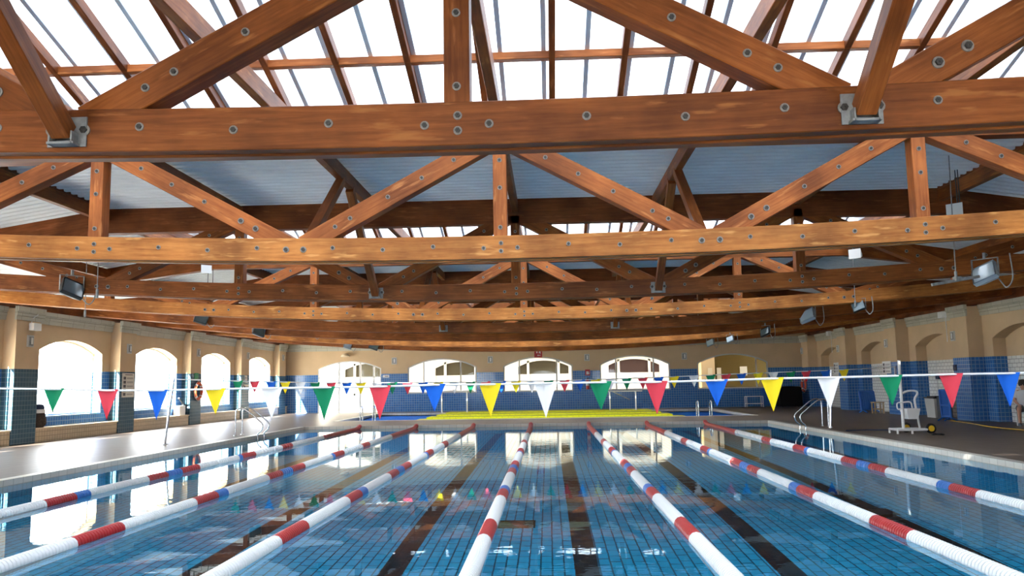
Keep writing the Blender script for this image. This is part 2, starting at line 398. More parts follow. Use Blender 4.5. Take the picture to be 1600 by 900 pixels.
def reveal(b, P, d, op, lo=None, hi=None, parts='jsa'):
    """jambs, sill and soffit of an opening, going back by the vector d"""
    ua, ub, sill, spring, top = op; d = Vector(d)
    z0 = sill if lo is None else max(lo, sill)
    zs = spring if hi is None else min(hi, spring)
    if 'j' in parts and zs > z0:
        for u in (ua, ub): b.quad([P(u, z0), P(u, zs), P(u, zs)+d, P(u, z0)+d])
    if 's' in parts: b.quad([P(ua, sill), P(ub, sill), P(ub, sill)+d, P(ua, sill)+d])
    if 'a' in parts:
        N = 14
        for k in range(N):
            p, q = ua+(ub-ua)*k/N, ua+(ub-ua)*(k+1)/N
            A, B = P(p, arch_z(p, ua, ub, spring, top)), P(q, arch_z(q, ua, ub, spring, top))
            b.quad([A, B, B+d, A+d])
PW = 1.05; BP = 5.45
pil = [26.93+BP*k for k in range(-5, 4)]              # pillar starts along the hall
bays = [(pil[k]+PW, pil[k+1]) for k in range(len(pil)-1)]
SPR, ATOP = 2.66, 3.02
# left wall: windows above a bench
PL = lambda u, z: Vector((XLR, u, z))
ops_l = [(a+.5, c-.5, .78, SPR, ATOP) for a, c in bays]
wl = empty('wall_left', label='long left wall of sand plaster over blue tiles with bright arched windows', cat='wall', kind='structure')
b = MB(); wall_face(b, PL, YB, YF, 0, TILE, ops_l)
for o in ops_l: reveal(b, PL, (-.38, 0, 0), o, hi=TILE, parts='js')
b.build('tile_band', M['blue'], wl)
b = MB(); wall_face(b, PL, YB, YF, TILE, COP1+.02, ops_l)
for o in ops_l: reveal(b, PL, (-.38, 0, 0), o, lo=TILE, parts='ja')
b.build('plaster_band', M['plaster'], wl)
def pillar(parent, x0, x1, y0, y1, m1=M['blue']):
    b = MB(); b.box(x0, x1, y0, y1, 0, TILE); b.mi = 1; b.box(x0, x1, y0, y1, TILE, COP1-.05); b.build('pillar', [m1, M['plaster']], parent)
def coping(parent, name, y0, y1, x, sgn, top=COP1):
    """moulded stone course proud of the face x; sgn points into the hall"""
    prof = [(0, COP0), (.05, COP0), (.05, COP0+.10), (.07, COP0+.115), (.07, COP0+.215), (.10, COP0+.235), (.10, top), (0, top)]
    b = MB()
    P = lambda a, z, y: (x+sgn*a, y, z)
    for (a0, z0), (a1, z1) in zip(prof, prof[1:]):
        b.quad([P(a0, z0, y0), P(a0, z0, y1), P(a1, z1, y1), P(a1, z1, y0)])
    for y in (y0, y1): b.quad([P(a, z, y) for a, z in prof])
    b.build(name, M['stone'], parent)
for y in pil:
    pillar(wl, XLR-.02, XL, y, y+PW, M['teal']); coping(wl, 'coping', y-.09, y+PW+.09, XL, 1)
prev = YB
for y in pil+[YF+PW]:
    coping(wl, 'coping', prev, min(y, YF), XLR, 1); prev = y+PW
for a, c in bays+[(pil[-1]+PW, YF)]:
    b = MB(); b.box(XLR-.01, XL-.03, a, c, 0, .45); b.mi = 1; b.box(XLR-.01, XL, a, c, .45, .49); b.build('bench_ledge', [M['beige_tile'], M['cream']], wl)
# right wall: blind arched niches
PR = lambda u, z: Vector((XRR, u, z))
ops_r = [(a+.55, c-.55, 0, SPR, ATOP) for a, c in bays]
wr = empty('wall_right', label='long right wall with blind arched niches of white tiles between blue tiled pillars', cat='wall', kind='structure')
b = MB(); wall_face(b, PR, YB, YF, 0, TILE, ops_r)
for o in ops_r: reveal(b, PR, (.4, 0, 0), o, hi=TILE, parts='j')
b.build('tile_band', M['blue'], wr)
b = MB(); wall_face(b, PR, YB, YF, TILE, COP1+.02, ops_r)
for o in ops_r:
    reveal(b, PR, (.4, 0, 0), o, lo=TILE, parts='ja')
    b.quad([(XRR+.4, o[0]-.1, TILE), (XRR+.4, o[1]+.1, TILE), (XRR+.4, o[1]+.1, 3.2), (XRR+.4, o[0]-.1, 3.2)])
b.build('plaster_band', M['plaster'], wr)
b = MB()
for o in ops_r: b.quad([(XRR+.4, o[0]-.1, 0), (XRR+.4, o[1]+.1, 0), (XRR+.4, o[1]+.1, TILE), (XRR+.4, o[0]-.1, TILE)])
b.build('niche_tiles', M['white_tile'], wr)
for y in pil:
    pillar(wr, XR, XRR+.02, y, y+PW); coping(wr, 'coping', y-.09, y+PW+.09, XR, -1)
prev = YB
for y in pil+[YF+PW]:
    coping(wr, 'coping', prev, min(y, YF), XRR, -1); prev = y+PW
# far wall
PF = lambda u, z: Vector((u, YF, z))
FCX = [-.56+5.17*k for k in (-1, 0, 1, 2)]
door_op = (-12.5, -9.05, 0, 2.45, 2.86)
ops_f = [door_op]+[(c-1.86, c+1.86, 1.06, 2.45, 2.92) for c in FCX]
wf = empty('wall_far', label='far end wall of sand plaster over blue tiles with arched openings', cat='wall', kind='structure')
b = MB(); wall_face(b, PF, XLR-.02, XRR+.02, 0, TILE+.04, ops_f)
b.build('tile_band', M['blue_gloss'], wf)
b = MB(); wall_face(b, PF, XLR-.02, XRR+.02, TILE+.04, 5.1, ops_f)
for o in ops_f: reveal(b, PF, (0, .35, 0), o)
b.build('plaster_band', M['plaster'], wf)
b = MB()
prof = [(0, COP0), (.05, COP0), (.05, COP0+.10), (.07, COP0+.115), (.07, COP0+.215), (.10, COP0+.235), (.10, COP1), (0, COP1)]
for (a0, z0), (a1, z1) in zip(prof, prof[1:]): b.quad([(XLR, YF-a0, z0), (XRR, YF-a0, z0), (XRR, YF-a1, z1), (XLR, YF-a1, z1)])
b.build('coping', M['stone'], wf)
PBK = lambda u, z: Vector((u, YB, z))
ops_b = [(c-1.5, c+1.5, 1.0, 2.6, 3.0) for c in (-8.0, -.5, 7.0)]  # unseen windows added to light the surfaces facing the camera
wk = empty('wall_back', label='end wall behind the camera with three wide arched windows', cat='wall', kind='structure')
b = MB(); wall_face(b, PBK, XLR-.02, XRR+.02, 0, TILE, ops_b); b.build('tile_band', M['blue'], wk)
b = MB(); wall_face(b, PBK, XLR-.02, XRR+.02, TILE, 5.2, ops_b)
for o in ops_b: reveal(b, PBK, (0, -.3, 0), o)
b.build('plaster_band', M['plaster'], wk)

# windows
def arch_frame(b, P, op, wdt, d0, d1, dirv):
    """a frame following an arched opening; bar width wdt, from depth d0 to d1 along dirv"""
    ua, ub, sill, spring, top = op; dirv = Vector(dirv); N = 14
    outer = [(ua, sill), (ua, spring)]+[(ua+(ub-ua)*k/N, arch_z(ua+(ub-ua)*k/N, ua, ub, spring, top)) for k in range(1, N)]+[(ub, spring), (ub, sill)]
    ia, ib = ua+wdt, ub-wdt
    inner = [(ia, sill+wdt), (ia, spring-wdt*.6)]+[(ia+(ib-ia)*k/N, arch_z(ia+(ib-ia)*k/N, ia, ib, spring-wdt*.6, top-wdt)) for k in range(1, N)]+[(ib, spring-wdt*.6), (ib, sill+wdt)]
    n = len(outer)
    for k in range(n):
        kk = (k+1) % n
        o0, o1, i0, i1 = P(*outer[k]), P(*outer[kk]), P(*inner[k]), P(*inner[kk])
        f, g = dirv*d0, dirv*d1
        b.quad([o0+f, o1+f, i1+f, i0+f]); b.quad([o0+g, i0+g, i1+g, o1+g]); b.quad([i0+f, i1+f, i1+g, i0+g]); b.quad([o0+f, o0+g, o1+g, o1+f])
    return ia, ib
def arch_pane(b, P, op, off):
    ua, ub, sill, spring, top = op; N = 14
    for k in range(N):
        p, q = ua+(ub-ua)*k/N, ua+(ub-ua)*(k+1)/N
        b.quad([P(p, sill)+off, P(q, sill)+off, P(q, arch_z(q, ua, ub, spring, top))+off, P(p, arch_z(p, ua, ub, spring, top))+off])
nw = 0
for o in ops_l:
    nw += 1
    wd = empty('window_%d' % nw, label='bright arched side window above the bench, bay %d counted from the far corner' % (len(ops_l)+1-nw), cat='window', kind='structure')
    b = MB(); arch_frame(b, PL, o, .05, .30, .36, (-1, 0, 0)); b.build('window_frame', M['white'], wd)
    b = MB()
    for f in (1/3, 2/3):
        u = o[0]+(o[1]-o[0])*f; b.box(XLR-.35, XLR-.31, u-.015, u+.015, o[2], arch_z(u, *o[:2], o[3], o[4])-.03)
    b.build('mullions', M['white'], wd)
    b = MB(); arch_pane(b, PL, o, Vector((-.33, 0, 0))); b.build('pane', M['glass'], wd)
for k, o in enumerate(ops_b):
    nw += 1
    wd = empty('window_%d' % nw, label='wide arched window behind the camera, number %d from the left wall' % (k+1), cat='window', kind='structure')
    b = MB(); arch_frame(b, PBK, o, .06, .20, .26, (0, -1, 0))
    for f in (1/3, 2/3):
        u = o[0]+(o[1]-o[0])*f; b.box(u-.03, u+.03, YB-.26, YB-.2, o[2], arch_z(u, *o[:2], o[3], o[4])-.03)
    b.build('window_frame', M['white'], wd)
    b = MB(); arch_pane(b, PBK, o, Vector((0, -.23, 0))); b.build('pane', M['glass'], wd)
# far windows and the glazed door
for k, o in enumerate(ops_f[1:]):
    nw += 1
    wd = empty('window_%d' % nw, label=['arched window in the far wall next to the glazed door', 'arched window in the far wall under the red sign', 'arched window in the far wall right of the fire extinguisher', 'arched window in the far wall showing an ochre room'][k], cat='window', kind='structure')
    b = MB(); arch_frame(b, PF, o, .07, .02, .10, (0, 1, 0)); b.build('window_frame', M['frame'], wd)
    for u in ((o[0]+o[1])/2-1.0, (o[0]+o[1])/2+1.0) if k < 3 else ((o[0]+o[1])/2+1.25,):
        b = MB(); b.box(u-.035, u+.035, YF+.03, YF+.09, o[2], arch_z(u, *o[:2], o[3], o[4])-.04); b.build('mullion', M['frame'], wd)
    b = MB(); arch_pane(b, PF, o, Vector((0, .06, 0))); b.build('pane', M['glass'], wd)
o = door_op
dr = empty('door_1', label='white framed glazed doors under an arch at the far left corner', cat='door', kind='structure')
b = MB(); arch_frame(b, PF, o, .07, .02, .12, (0, 1, 0)); b.build('door_frame', M['white'], dr)
for u in (-11.35, -10.2, -9.45):
    b = MB(); b.box(u-.05, u+.05, YF+.02, YF+.12, DK, arch_z(u, *o[:2], o[3], o[4])-.04); b.build('mullion', M['white'], dr)
b = MB(); b.box(o[0], -11.35, YF+.04, YF+.10, 1.95, 2.02); b.box(-10.2, o[1], YF+.04, YF+.10, 1.95, 2.02); b.build('transom', M['white'], dr)
b = MB(); arch_pane(b, PF, (o[0], -11.35, DK, 2.3, 2.5), Vector((0, .07, 0))); arch_pane(b, PF, (-10.2, o[1], DK, 2.3, 2.5), Vector((0, .07, 0))); b.build('pane', M['glass'], dr)

# what lies beyond the far wall: a daylit gallery and an ochre room
cor = empty('wall_gallery', label='white back wall of the daylit gallery behind the far windows', cat='wall', kind='structure')
b = MB(); YG = YF+4.2
PG = lambda u, z: Vector((u, YG, z))
ops_g = [(c-1.6, c+1.6, .95, 2.55, 2.95) for c in (-10.6, -5.2, -.3, 5.0)]
wall_face(b, PG, -16, 7.6, 0, 4.2, ops_g)
for q in ops_g: reveal(b, PG, (0, .3, 0), q)
b.build('gallery_plaster', M['pale'], cor)
b = MB()
for q in ops_g: arch_frame(b, PG, q, .12, .05, .15, (0, 1, 0))
for q in ops_g:
    for f in (.22, .78):
        u = q[0]+(q[1]-q[0])*f; b.box(u-.07, u+.07, YG+.05, YG+.15, .95, 2.9)
b.build('gallery_frames', M['white'], cor)
b = MB()
for k, q in enumerate(ops_g):
    b.mi = 0 if k < 3 else 1
    b.box(q[0], q[1], YG+.20, YG+.26, 2.05, 3.0)
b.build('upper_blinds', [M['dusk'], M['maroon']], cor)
b = MB()
for q in ops_g: b.box(q[0], q[1], YG+.22, YG+.25, .9, 2.05)
b.build('white_screens', M['pale'], cor)
b = MB(); b.box(-16.2, 7.6, YG-2.6, YG+.6, 4.2, 4.35); b.build('gallery_roof', M['pale'], cor)  # unseen slab added to keep the sun off the gallery wall
b = MB(); b.quad([(-16, YF+.4, DK-.005), (7.6, YF+.4, DK-.005), (7.6, YG, DK-.005), (-16, YG, DK-.005)])
tag(b.build('floor_gallery', M['ground']), 'pale gallery floor beyond the far wall', 'floor', kind='structure')
rm = empty('wall_ochre', label='ochre painted side room seen through the last far window', cat='wall', kind='structure')
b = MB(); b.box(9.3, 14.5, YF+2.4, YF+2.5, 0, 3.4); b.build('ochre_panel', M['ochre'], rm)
b = MB(); b.box(8.55, 9.3, YF+2.3, YF+2.5, 0, 3.4); b.box(7.6, 7.75, YF+.4, YF+4.5, 0, 3.4); b.box(7.7, 9.3, YF+4.4, YF+4.5, 0, 3.4); b.box(14.4, 14.5, YF+.4, YF+2.5, 0, 3.4); b.build('cream_panel', M['cream'], rm)
b = MB(); b.box(7.6, 14.5, YF+.4, YF+4.5, 3.3, 3.4); b.box(7.6, 14.5, YF+.4, YF+4.5, -.1, DK-.005); b.build('room_slab', M['cream'], rm)
b = MB()
for y in (1.2, 2.0, 2.8): b.box(7.9, 8.5, YF+y, YF+y+.12, 3.22, 3.28)
b.build('strip_light', M['tube'], rm)
b = MB(); b.box(10.7, 11.1, YF+2.37, YF+2.395, 1.75, 2.25); b.box(8.9, 9.15, YF+2.27, YF+2.295, 1.4, 2.2); b.box(9.42, 9.66, YF+2.37, YF+2.395, 1.3, 2.2); b.build('notice', M['paper'], rm)
# outside the left windows
b = MB(); b.quad([(-90, -60, -.1), (XLR-.4, -60, -.1), (XLR-.4, 110, -.1), (-90, 110, -.1)])
tag(b.build('ground', M['ground']), 'sunlit pale paving outside the side windows', 'ground', kind='structure')

# ------------------------------------------------------------------ the roof
NB = 8
ty = [T1+TP*k for k in range(NB)]
RZ, RIDGE = 4.93, .313*TP/2
ceil = empty('ceiling', label='corrugated pale metal roof sheets between the timber trusses', cat='ceiling', kind='structure')
def corr(b, x0, z0, x1, z1, y0, y1, pitch=.21, amp=.036):
    n = int((y1-y0)/pitch*10); ys = [y0+(y1-y0)*k/n for k in range(n+1)]
    h = [amp*math.copysign(min(1, abs(2.6*math.sin(2*PI*y/pitch))), math.sin(2*PI*y/pitch)) for y in ys]
    for k in range(n):
        b.quad([(x0, ys[k], z0+h[k]), (x1, ys[k], z1+h[k]), (x1, ys[k+1], z1+h[k+1]), (x0, ys[k+1], z0+h[k+1])])
flat_bays = [(ty[0]-TP, ty[0])]+[(ty[k], ty[k+1]) for k in (1, 3, 4)]+[(ty[6], YF)]
sky_bays = [(ty[0]-2*TP, ty[0]-TP)]+[(ty[k], ty[k+1]) for k in (0, 2, 5)]  # first one unseen behind the camera, added for its light
for y0, y1 in flat_bays:
    b = MB(); corr(b, XC-KINK, RZ, XC+KINK, RZ, y0, y1); b.build('roof_sheet', M['roof'], ceil)
EZ = 4.21
for sx, xw in ((-1, XLR-.15), (1, XRR+.15)):
    b = MB(); xm = XC+sx*(KINK+3); corr(b, XC+sx*KINK, RZ, xm, RZ-.465, YB-.3, YF+.2); corr(b, xm, RZ-.465, xw, EZ, YB-.3, YF+.2); b.build('roof_sheet', M['roof'], ceil)
b = MB(); b.quad([(XC-KINK, YB-.3, RZ), (XC+KINK, YB-.3, RZ), (XC+KINK, ty[0]-2*TP, RZ), (XC-KINK, ty[0]-2*TP, RZ)]); b.build('roof_sheet', M['roof'], ceil)
# purlins running along the hall between the trusses, at every node line
for k in range(-1, NB):
    y0, y1 = T1+TP*k+.1, (T1+TP*(k+1)-.1 if k < NB-1 else YF)
    for i in range(-4, 5):
        z = RZ-.17 if abs(i) <= 3 else RZ-.17-ND*.155
        b = MB(); b.beam((XC+i*ND, y0, z), (XC+i*ND, y1, z), .11, .22, (1, 0, 0)); b.build('purlin', M['wood_red'], ceil)
for sx in (-1, 1):
    b = MB(); b.box(XC+sx*KINK-.07, XC+sx*KINK+.07, YB, YF, RZ-.065, RZ+.12); b.build('kink_beam', M['wood_dark'], ceil)  # added to stop daylight leaking between the sheet edges
# eaves plates over the side walls
for xx in (XLR+.02, XRR-.02):
    b = MB(); b.beam((xx, YB, COP1+.22), (xx, YF, COP1+.22), .2, .46, (1, 0, 0)); b.build('eaves_plate', M['wood_dark'], ceil)
# ridge skylights
sk_lab = ['ridge skylight behind the camera over the start of the pool', 'nearest ridge skylight, a wide band of opal panes above the closest truss', 'second ridge skylight, a thin bright strip under the third truss top chord', 'third ridge skylight far back in the roof']
X0S, X1S = XC-KINK, XC+KINK
for q, (y0, y1) in enumerate(sky_bays):
    sk = empty('skylight', (0, 0, 0), sk_lab[q], 'skylight', 'ridge skylights in the roof')
    ym = (y0+y1)/2; zr = RZ+RIDGE
    for (ya, za, yb, zb) in ((y1, RZ, ym, zr), (y0, RZ, ym, zr)):
        b = MB(); b.quad([(X0S, ya, za+.06), (X1S, ya, za+.06), (X1S, yb, zb+.06), (X0S, yb, zb+.06)]); b.build('glazing', M['opal'], sk)
        x = XC-.155-.83*9
        while x < X1S:
            if x > X0S:
                b = MB(); b.beam((x, ya, za-.04), (x, yb, zb-.04), .075, .13, (1, 0, 0)); b.build('rafter', M['wood_dark'], sk)
            x += .83
        b = MB(); x = XC-.42-.5*14
        while x < X1S:
            if x > X0S: b.beam((x, ya, za+.035), (x, yb, zb+.035), .055, .04, (1, 0, 0), .002)
            x += .5
        b.build('glazing_bars', M['alu'], sk)
        f = .44
        b = MB(); b.beam((X0S, ya+(yb-ya)*f, za+(zb-za)*f-.05), (X1S, ya+(yb-ya)*f, za+(zb-za)*f-.05), .10, .09, (0, 1, 0)); b.build('cross_bar', M['wood_salmon'], sk)
    b = MB(); b.beam((X0S, ym, zr-.03), (X1S, ym, zr-.03), .12, .2, (0, 1, 0)); b.build('ridge_beam', M['wood_dark'], sk)
    for x in (X0S, X1S):
        b = MB(); b.quad([(x, y0, RZ-.05), (x, y1, RZ-.05), (x, y1, RZ+.06), (x, ym, zr+.06), (x, y0, RZ+.06)]); b.build('gable_panel', M['roof'], sk)
# trusses: fish-bellied bottom chord, flat top chord that slopes at the sides
def zb_(x): return 3.175+.0041*(x-XC)**2
def zt_(x):
    d = abs(x-XC); return 4.68-(0 if d <= KINK else (d-KINK)*.155 if d <= KINK+3 else .465+(d-KINK-3)*.085)
bolt_me = None
def bolt(parent, loc, big=False):
    global bolt_me
    if bolt_me is None:
        b = MB(); b.lathe([(0, -.006), (.029, -.006), (.029, 0.002), (0, 0.002)], axis='Y', n=14)
        b.mi = 1; b.lathe([(.018, -.006), (.018, -.016), (.006, -.016), (0, -.013)], axis='Y', n=6)
        o = b.build('bolt', [M['washer'], M['nut']], parent); bolt_me = o.data
    else:
        o = bpy.data.objects.new('bolt', bolt_me); C.objects.link(o); o.parent = parent
    o.location = loc
    if big: o.scale = (1.35, 1.6, 1.35)
ordn = ['nearest', 'second', 'third', 'fourth', 'fifth', 'sixth', 'seventh', 'farthest']
tlab = ['nearest russet timber roof truss, crossing the whole view just under the big skylight', 'second timber truss back, honey coloured and brightly lit', 'third timber truss back, dark with two small steel shoes on its lower chord',
        'fourth timber truss back, with pale worn patches on its lower chord', 'fifth timber truss back, a dark chord behind the pale patched one', 'sixth timber truss back, a thin dark chord between the fifth and the lit seventh',
        'seventh timber truss back, a thin lit chord low over the far windows', 'last timber truss, hard against the far wall above the red sign']
XE = 14.0-.15
for k, y in enumerate(ty):
    tr = empty('roof_truss', (XC, y, 3.17), tlab[k], 'roof truss', 'timber roof trusses')
    O = Vector((XC, y, 3.17)); lit = k in (1, 3, 6); wm = M['wood'] if lit else M['wood_red']; wd_ = M['wood_salmon'] if lit else M['wood_red']  # trusses a skylight shines on get the lighter wood tones
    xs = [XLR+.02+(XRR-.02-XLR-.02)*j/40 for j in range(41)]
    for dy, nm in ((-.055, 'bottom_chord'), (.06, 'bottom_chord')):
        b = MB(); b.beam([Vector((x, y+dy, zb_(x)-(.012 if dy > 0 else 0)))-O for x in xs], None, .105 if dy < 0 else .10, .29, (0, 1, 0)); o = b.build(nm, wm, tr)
        if dy < 0: ch = o
    tp = [XLR+.02, XC-KINK-3, XC-KINK, XC+KINK, XC+KINK+3, XRR-.02]
    b = MB(); b.sweep([Vector((x, y, zt_(x)+.25-.25*q_))-O for x, q_ in zip(tp, (.5, .85, 1, 1, .85, .5))], [(-.10, -.25), (.10, -.25), (.10, .25), (-.10, .25)], (0, 1, 0), scale=[.5, .85, 1, 1, .85, .5]); top = b.build('top_chord', M['wood_red'] if lit else M['wood_dark'], tr)  # shade put into the colour of the unlit top chords
    nb = 0
    for i in range(-4, 5, 2):
        x = XC+i*ND
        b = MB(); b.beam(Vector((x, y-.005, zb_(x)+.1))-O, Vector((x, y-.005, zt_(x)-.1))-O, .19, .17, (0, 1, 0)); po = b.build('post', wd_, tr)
        if k < 4 and abs(i) < 4:
            for z in (-.05, .05): bolt(ch, Vector((x+.006, y-.1085, zb_(x)+z))-O)
            for z in (zb_(x)+.25, (zb_(x)+zt_(x))/2, zt_(x)-.4): bolt(po, Vector((x, y-.101, z))-O)
    for i in (-5, -3, -1, 1, 3, 5):
        x = XC+i*ND
        for d in (-1, 1):
            if abs(i+d) > 4: continue
            xt = XC+(i+d)*ND
            p0 = Vector((x+d*.10, y-.004, zb_(x)+.06)); p1 = Vector((xt-d*.10, y-.004, zt_(xt)-.12))
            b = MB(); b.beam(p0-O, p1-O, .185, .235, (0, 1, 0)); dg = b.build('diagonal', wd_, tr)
            if k < 4 and abs(i) < 5:
                for f, g in ((.17, 1), (.25, 1), (.45, 0), (.63, 0), (.80, 0)):
                    p = p0+(p1-p0)*f; bolt(dg, Vector((p.x, y-.0985, p.z))-O, bool(g) and abs(i) == 1 and d == i)
        if k < 4 and abs(i) < 5:
            for e in (-.11, .11): bolt(ch, Vector((x+e, y-.1085, zb_(x+e)))-O, True)
    if k < 4:
        for i in (-2, 0, 2):
            for s_ in (-1, 1):
                for j in range(4):
                    x = XC+i*ND+s_*(.21+.63*j)
                    if s_ > 0 or True: bolt(ch, Vector((x, y-.1085, zb_(x)+(.02 if j % 2 else -.01)))-O)
# inverted V braces along the hall in the flat roof bays, seated in steel shoes on the truss faces
side_n = {-3: 'far left node', -1: 'left inner node', 1: 'right inner node', 3: 'far right node'}
bay_n = ['bay in front of the nearest truss', 'bay behind the second truss', 'bay behind the fourth truss', 'bay behind the fifth truss']
for q, (y0, y1) in enumerate(flat_bays[:3]):
    for i in (-1, 1):
        x = XC+i*ND; zf = zb_(x); ym = (y0+y1)/2; za = RZ-.3
        br = empty('roof_brace', (x, ym, za), 'V shaped timber brace at the %s, %s' % (side_n[i], bay_n[q]), 'timber brace', 'longitudinal V braces between trusses')
        O = Vector((x, ym, za))
        for y, s_ in ((y0+.12, 1), (y1-.12, -1)):
            b = MB(); b.beam(Vector((x, y+s_*.04, zf-.03))-O, Vector((x, ym-s_*.28, za+.02))-O, .125, .125, (1, 0, 0)); b.build('strut', M['wood_red'], br)
            b = MB(); yy = y-s_*.009
            b.box(x-.13-O.x, x+.13-O.x, min(yy, yy+s_*.012)-O.y, max(yy, yy+s_*.012)-O.y, zf-.115-O.z, zf+.085-O.z)
            b.box(x-.09-O.x, x+.09-O.x, min(yy, yy+s_*.09)-O.y, max(yy, yy+s_*.09)-O.y, zf-.115-O.z, zf-.10-O.z)
            for e in (-.078, .069): b.box(x+e-O.x, x+e+.009-O.x, min(yy, yy+s_*.09)-O.y, max(yy, yy+s_*.09)-O.y, zf-.115-O.z, zf-.03-O.z)
            b.build('steel_shoe', M['galv'], br)

# ------------------------------------------------------------------ yellow steps of the small pool
st = empty('pool_steps', (0, 36, 0), 'low flight of yellow tiled steps rising out of the small far pool', 'steps')
for x0, x1, y, z in ((-5.55, 5.6, 34.15, .065), (-5.25, 5.2, 35.6, .125), (-5.0, 4.9, 36.9, .175), (-4.75, 4.65, 38.2, .22)):
    b = MB(); b.box(x0, x1, y-36, 39.8-36 if z > .2 else y-36+1.5, -.35, z); b.build('step', M['yellow_tile'], st)

# ------------------------------------------------------------------ lane ropes
runs = [('white', 4.0, 8.05), ('red', 8.05, 8.95), ('white', 8.95, 10.8), ('red', 10.8, 11.5), ('blue', 11.5, 11.85), ('white', 11.85, 13.6), ('red', 13.6, 14.3), ('blue', 14.3, 14.85),
        ('red', 14.85, 15.6), ('white', 15.6, 17.6), ('blue', 17.6, 17.8), ('red', 17.8, 18.6), ('white', 18.6, 20.5), ('red', 20.5, 21.3), ('white', 21.3, 24.3), ('red', 24.3, 29.15)]
rlab = ['lane rope nearest the left pool edge', 'second lane rope from the left pool edge', 'third lane rope from the left pool edge', 'middle lane rope, running almost straight away',
        'third lane rope from the right pool edge', 'second lane rope from the right pool edge', 'lane rope nearest the right pool edge']
for i, x in enumerate(LX):
    rp = empty('lane_rope', (x, PY0, .01), 'white, red and blue float '+rlab[i], 'lane rope', 'lane ropes across the large pool')
    for c, y0, y1 in runs:
        b = MB(); y = y0-PY0; prof = [(0, y)]; R = .078
        p = .052 if y0 < 12 else .10 if y0 < 18 else .2
        n = round((y1-y0)/p); p = (y1-y0)/n
        for j in range(n):
            a = y+j*p
            prof += [(R*.62, a), (R*.98, a+p*.12), (R, a+p*.5), (R*.98, a+p*.82), (R*.62, a+p*.95)]
        prof.append((0, y1-PY0)); b.lathe(prof, axis='Y', n=12)
        if y0 > 24:
            for j, v in enumerate(b.v):
                e = max(0, v[1]-(24.4)) ; b.v[j] = (v[0], v[1], v[2]+.09*(e/.75)**2)
        o = b.build('float_section', M['fl_'+c], rp, smooth=True); o['label'] = c+' floats'

# ------------------------------------------------------------------ flag lines
def pennant(name, p, wd, ht, m, label, group, yaw=0):
    """a hanging cloth triangle folded over its line at p; slightly curled"""
    b = MB(); N = 8; curl = random.uniform(-.25, .25); tw = random.uniform(-.3, .3)
    def pt(u, v, s):
        xx = (u-.5)*wd*(1-v); yy = math.sin(u*PI*1.4+tw)*.02*(1-v*.5)+curl*v*v*.08+s*.0015
        return Vector((xx*math.cos(yaw)-yy*math.sin(yaw), xx*math.sin(yaw)+yy*math.cos(yaw), .012-v*ht))
    for s in (-1, 1):
        for j in range(N):
            for k in range(N):
                u0, u1, v0, v1 = j/N, (j+1)/N, k/N, (k+1)/N
                q = [pt(u0, v0, s), pt(u1, v0, s), pt(u1, v1, s), pt(u0, v1, s)]
                b.quad(q if s < 0 else q[::-1])
    for k in range(N):
        for u in (0, 1):
            b.quad([pt(u, k/N, -1), pt(u, k/N, 1), pt(u, (k+1)/N, 1), pt(u, (k+1)/N, -1)])
    o = b.build(name, m, smooth=True); o.location = p
    return tag(o, label, 'pennant flag', group)
seq = ['green', 'red', 'blue', 'yellow', 'white']; cname = {'red': 'coral red', 'green': 'green', 'blue': 'blue', 'yellow': 'yellow', 'white': 'white'}
YN = 9.0
near = [(85, 608, 645), (169, 610, 656), (247, 610, 656), (337, 608, 648), (425, 606.5, 655), (507, 605.5, 656), (594, 604, 655), (679, 601.5, 643), (766, 600.5, 651), (852, 599, 652),
        (938, 597.5, 640), (1025, 597, 646), (1119, 594.5, 634), (1206, 591.5, 641), (1294, 590, 638), (1391, 587.5, 632), (1485, 585, 635), (1574, 583.5, 633)]
o5 = ['first', 'second', 'third', 'fourth']
npts = []
for j, (px, py, pb) in enumerate(near):
    p = at(px, py, 1, YN); c = seq[j % 5]; npts.append(p)
    pennant('pennant_flag', p, .245, (pb-py)/F_PX*YN+.012, M['f_'+c], '%s %s pennant from the left on the near flag line' % (o5[j//5], cname[c]), 'pennants on the near flag line')
def flag_line(name, pts, r, label):
    b = MB(); b.tube(pts, r, 6); o = b.build(name, M['rope'], smooth=True); tag(o, label, 'flag line', 'flag lines over the pool')
lead = [Vector((-9.6, YN, npts[0].z+.10))]+npts+[Vector((8.35, YN, npts[-1].z+.07))]
flag_line('flag_line', lead, .011, 'near white flag line strung across the pool close to the camera')
far = [(372, 595.5, 0), (398, 596, 1), (424, 596.6, 2), (446, 597, 3), (470, 597.5, 4), (493, 598, 0), (517.5, 598.2, 1), (542, 598.2, 2), (564, 598.2, 3), (589, 598.2, 4), (613, 598, 0), (637, 598, 1), (661, 597.8, 2), (685, 597.5, 3), (710, 597.2, 4),
       (735, 597, 0), (759, 596.6, 1), (783, 596, 2), (806, 595.7, 3), (831, 595.5, 4), (857, 595, 0), (882, 594.5, 1), (906, 593.8, 2), (930, 593, 3), (954, 592.2, 4), (979, 591.5, 0), (1004, 590.5, 1), (1029, 589.5, 2), (1053, 588.5, 3), (1084, 587.3, 4),
       (1110, 586, 0), (1134, 585, 1), (1158, 584, 2), (1184, 583, 3), (1208, 582, 4), (1235, 581, 0), (1259, 580, 1), (1289, 579, 2), (1318, 577.8, 3)]
o8 = ['first', 'second', 'third', 'fourth', 'fifth', 'sixth', 'seventh', 'eighth']
fpts = []
PLF, PRF = at(257, 694.5, 2, DK), at(1298, 669, 2, DK)
cnt = {}
yfar = lambda px: PLF.y+(PRF.y-PLF.y)*min(1, max(0, (px-257)/(1298-257)))
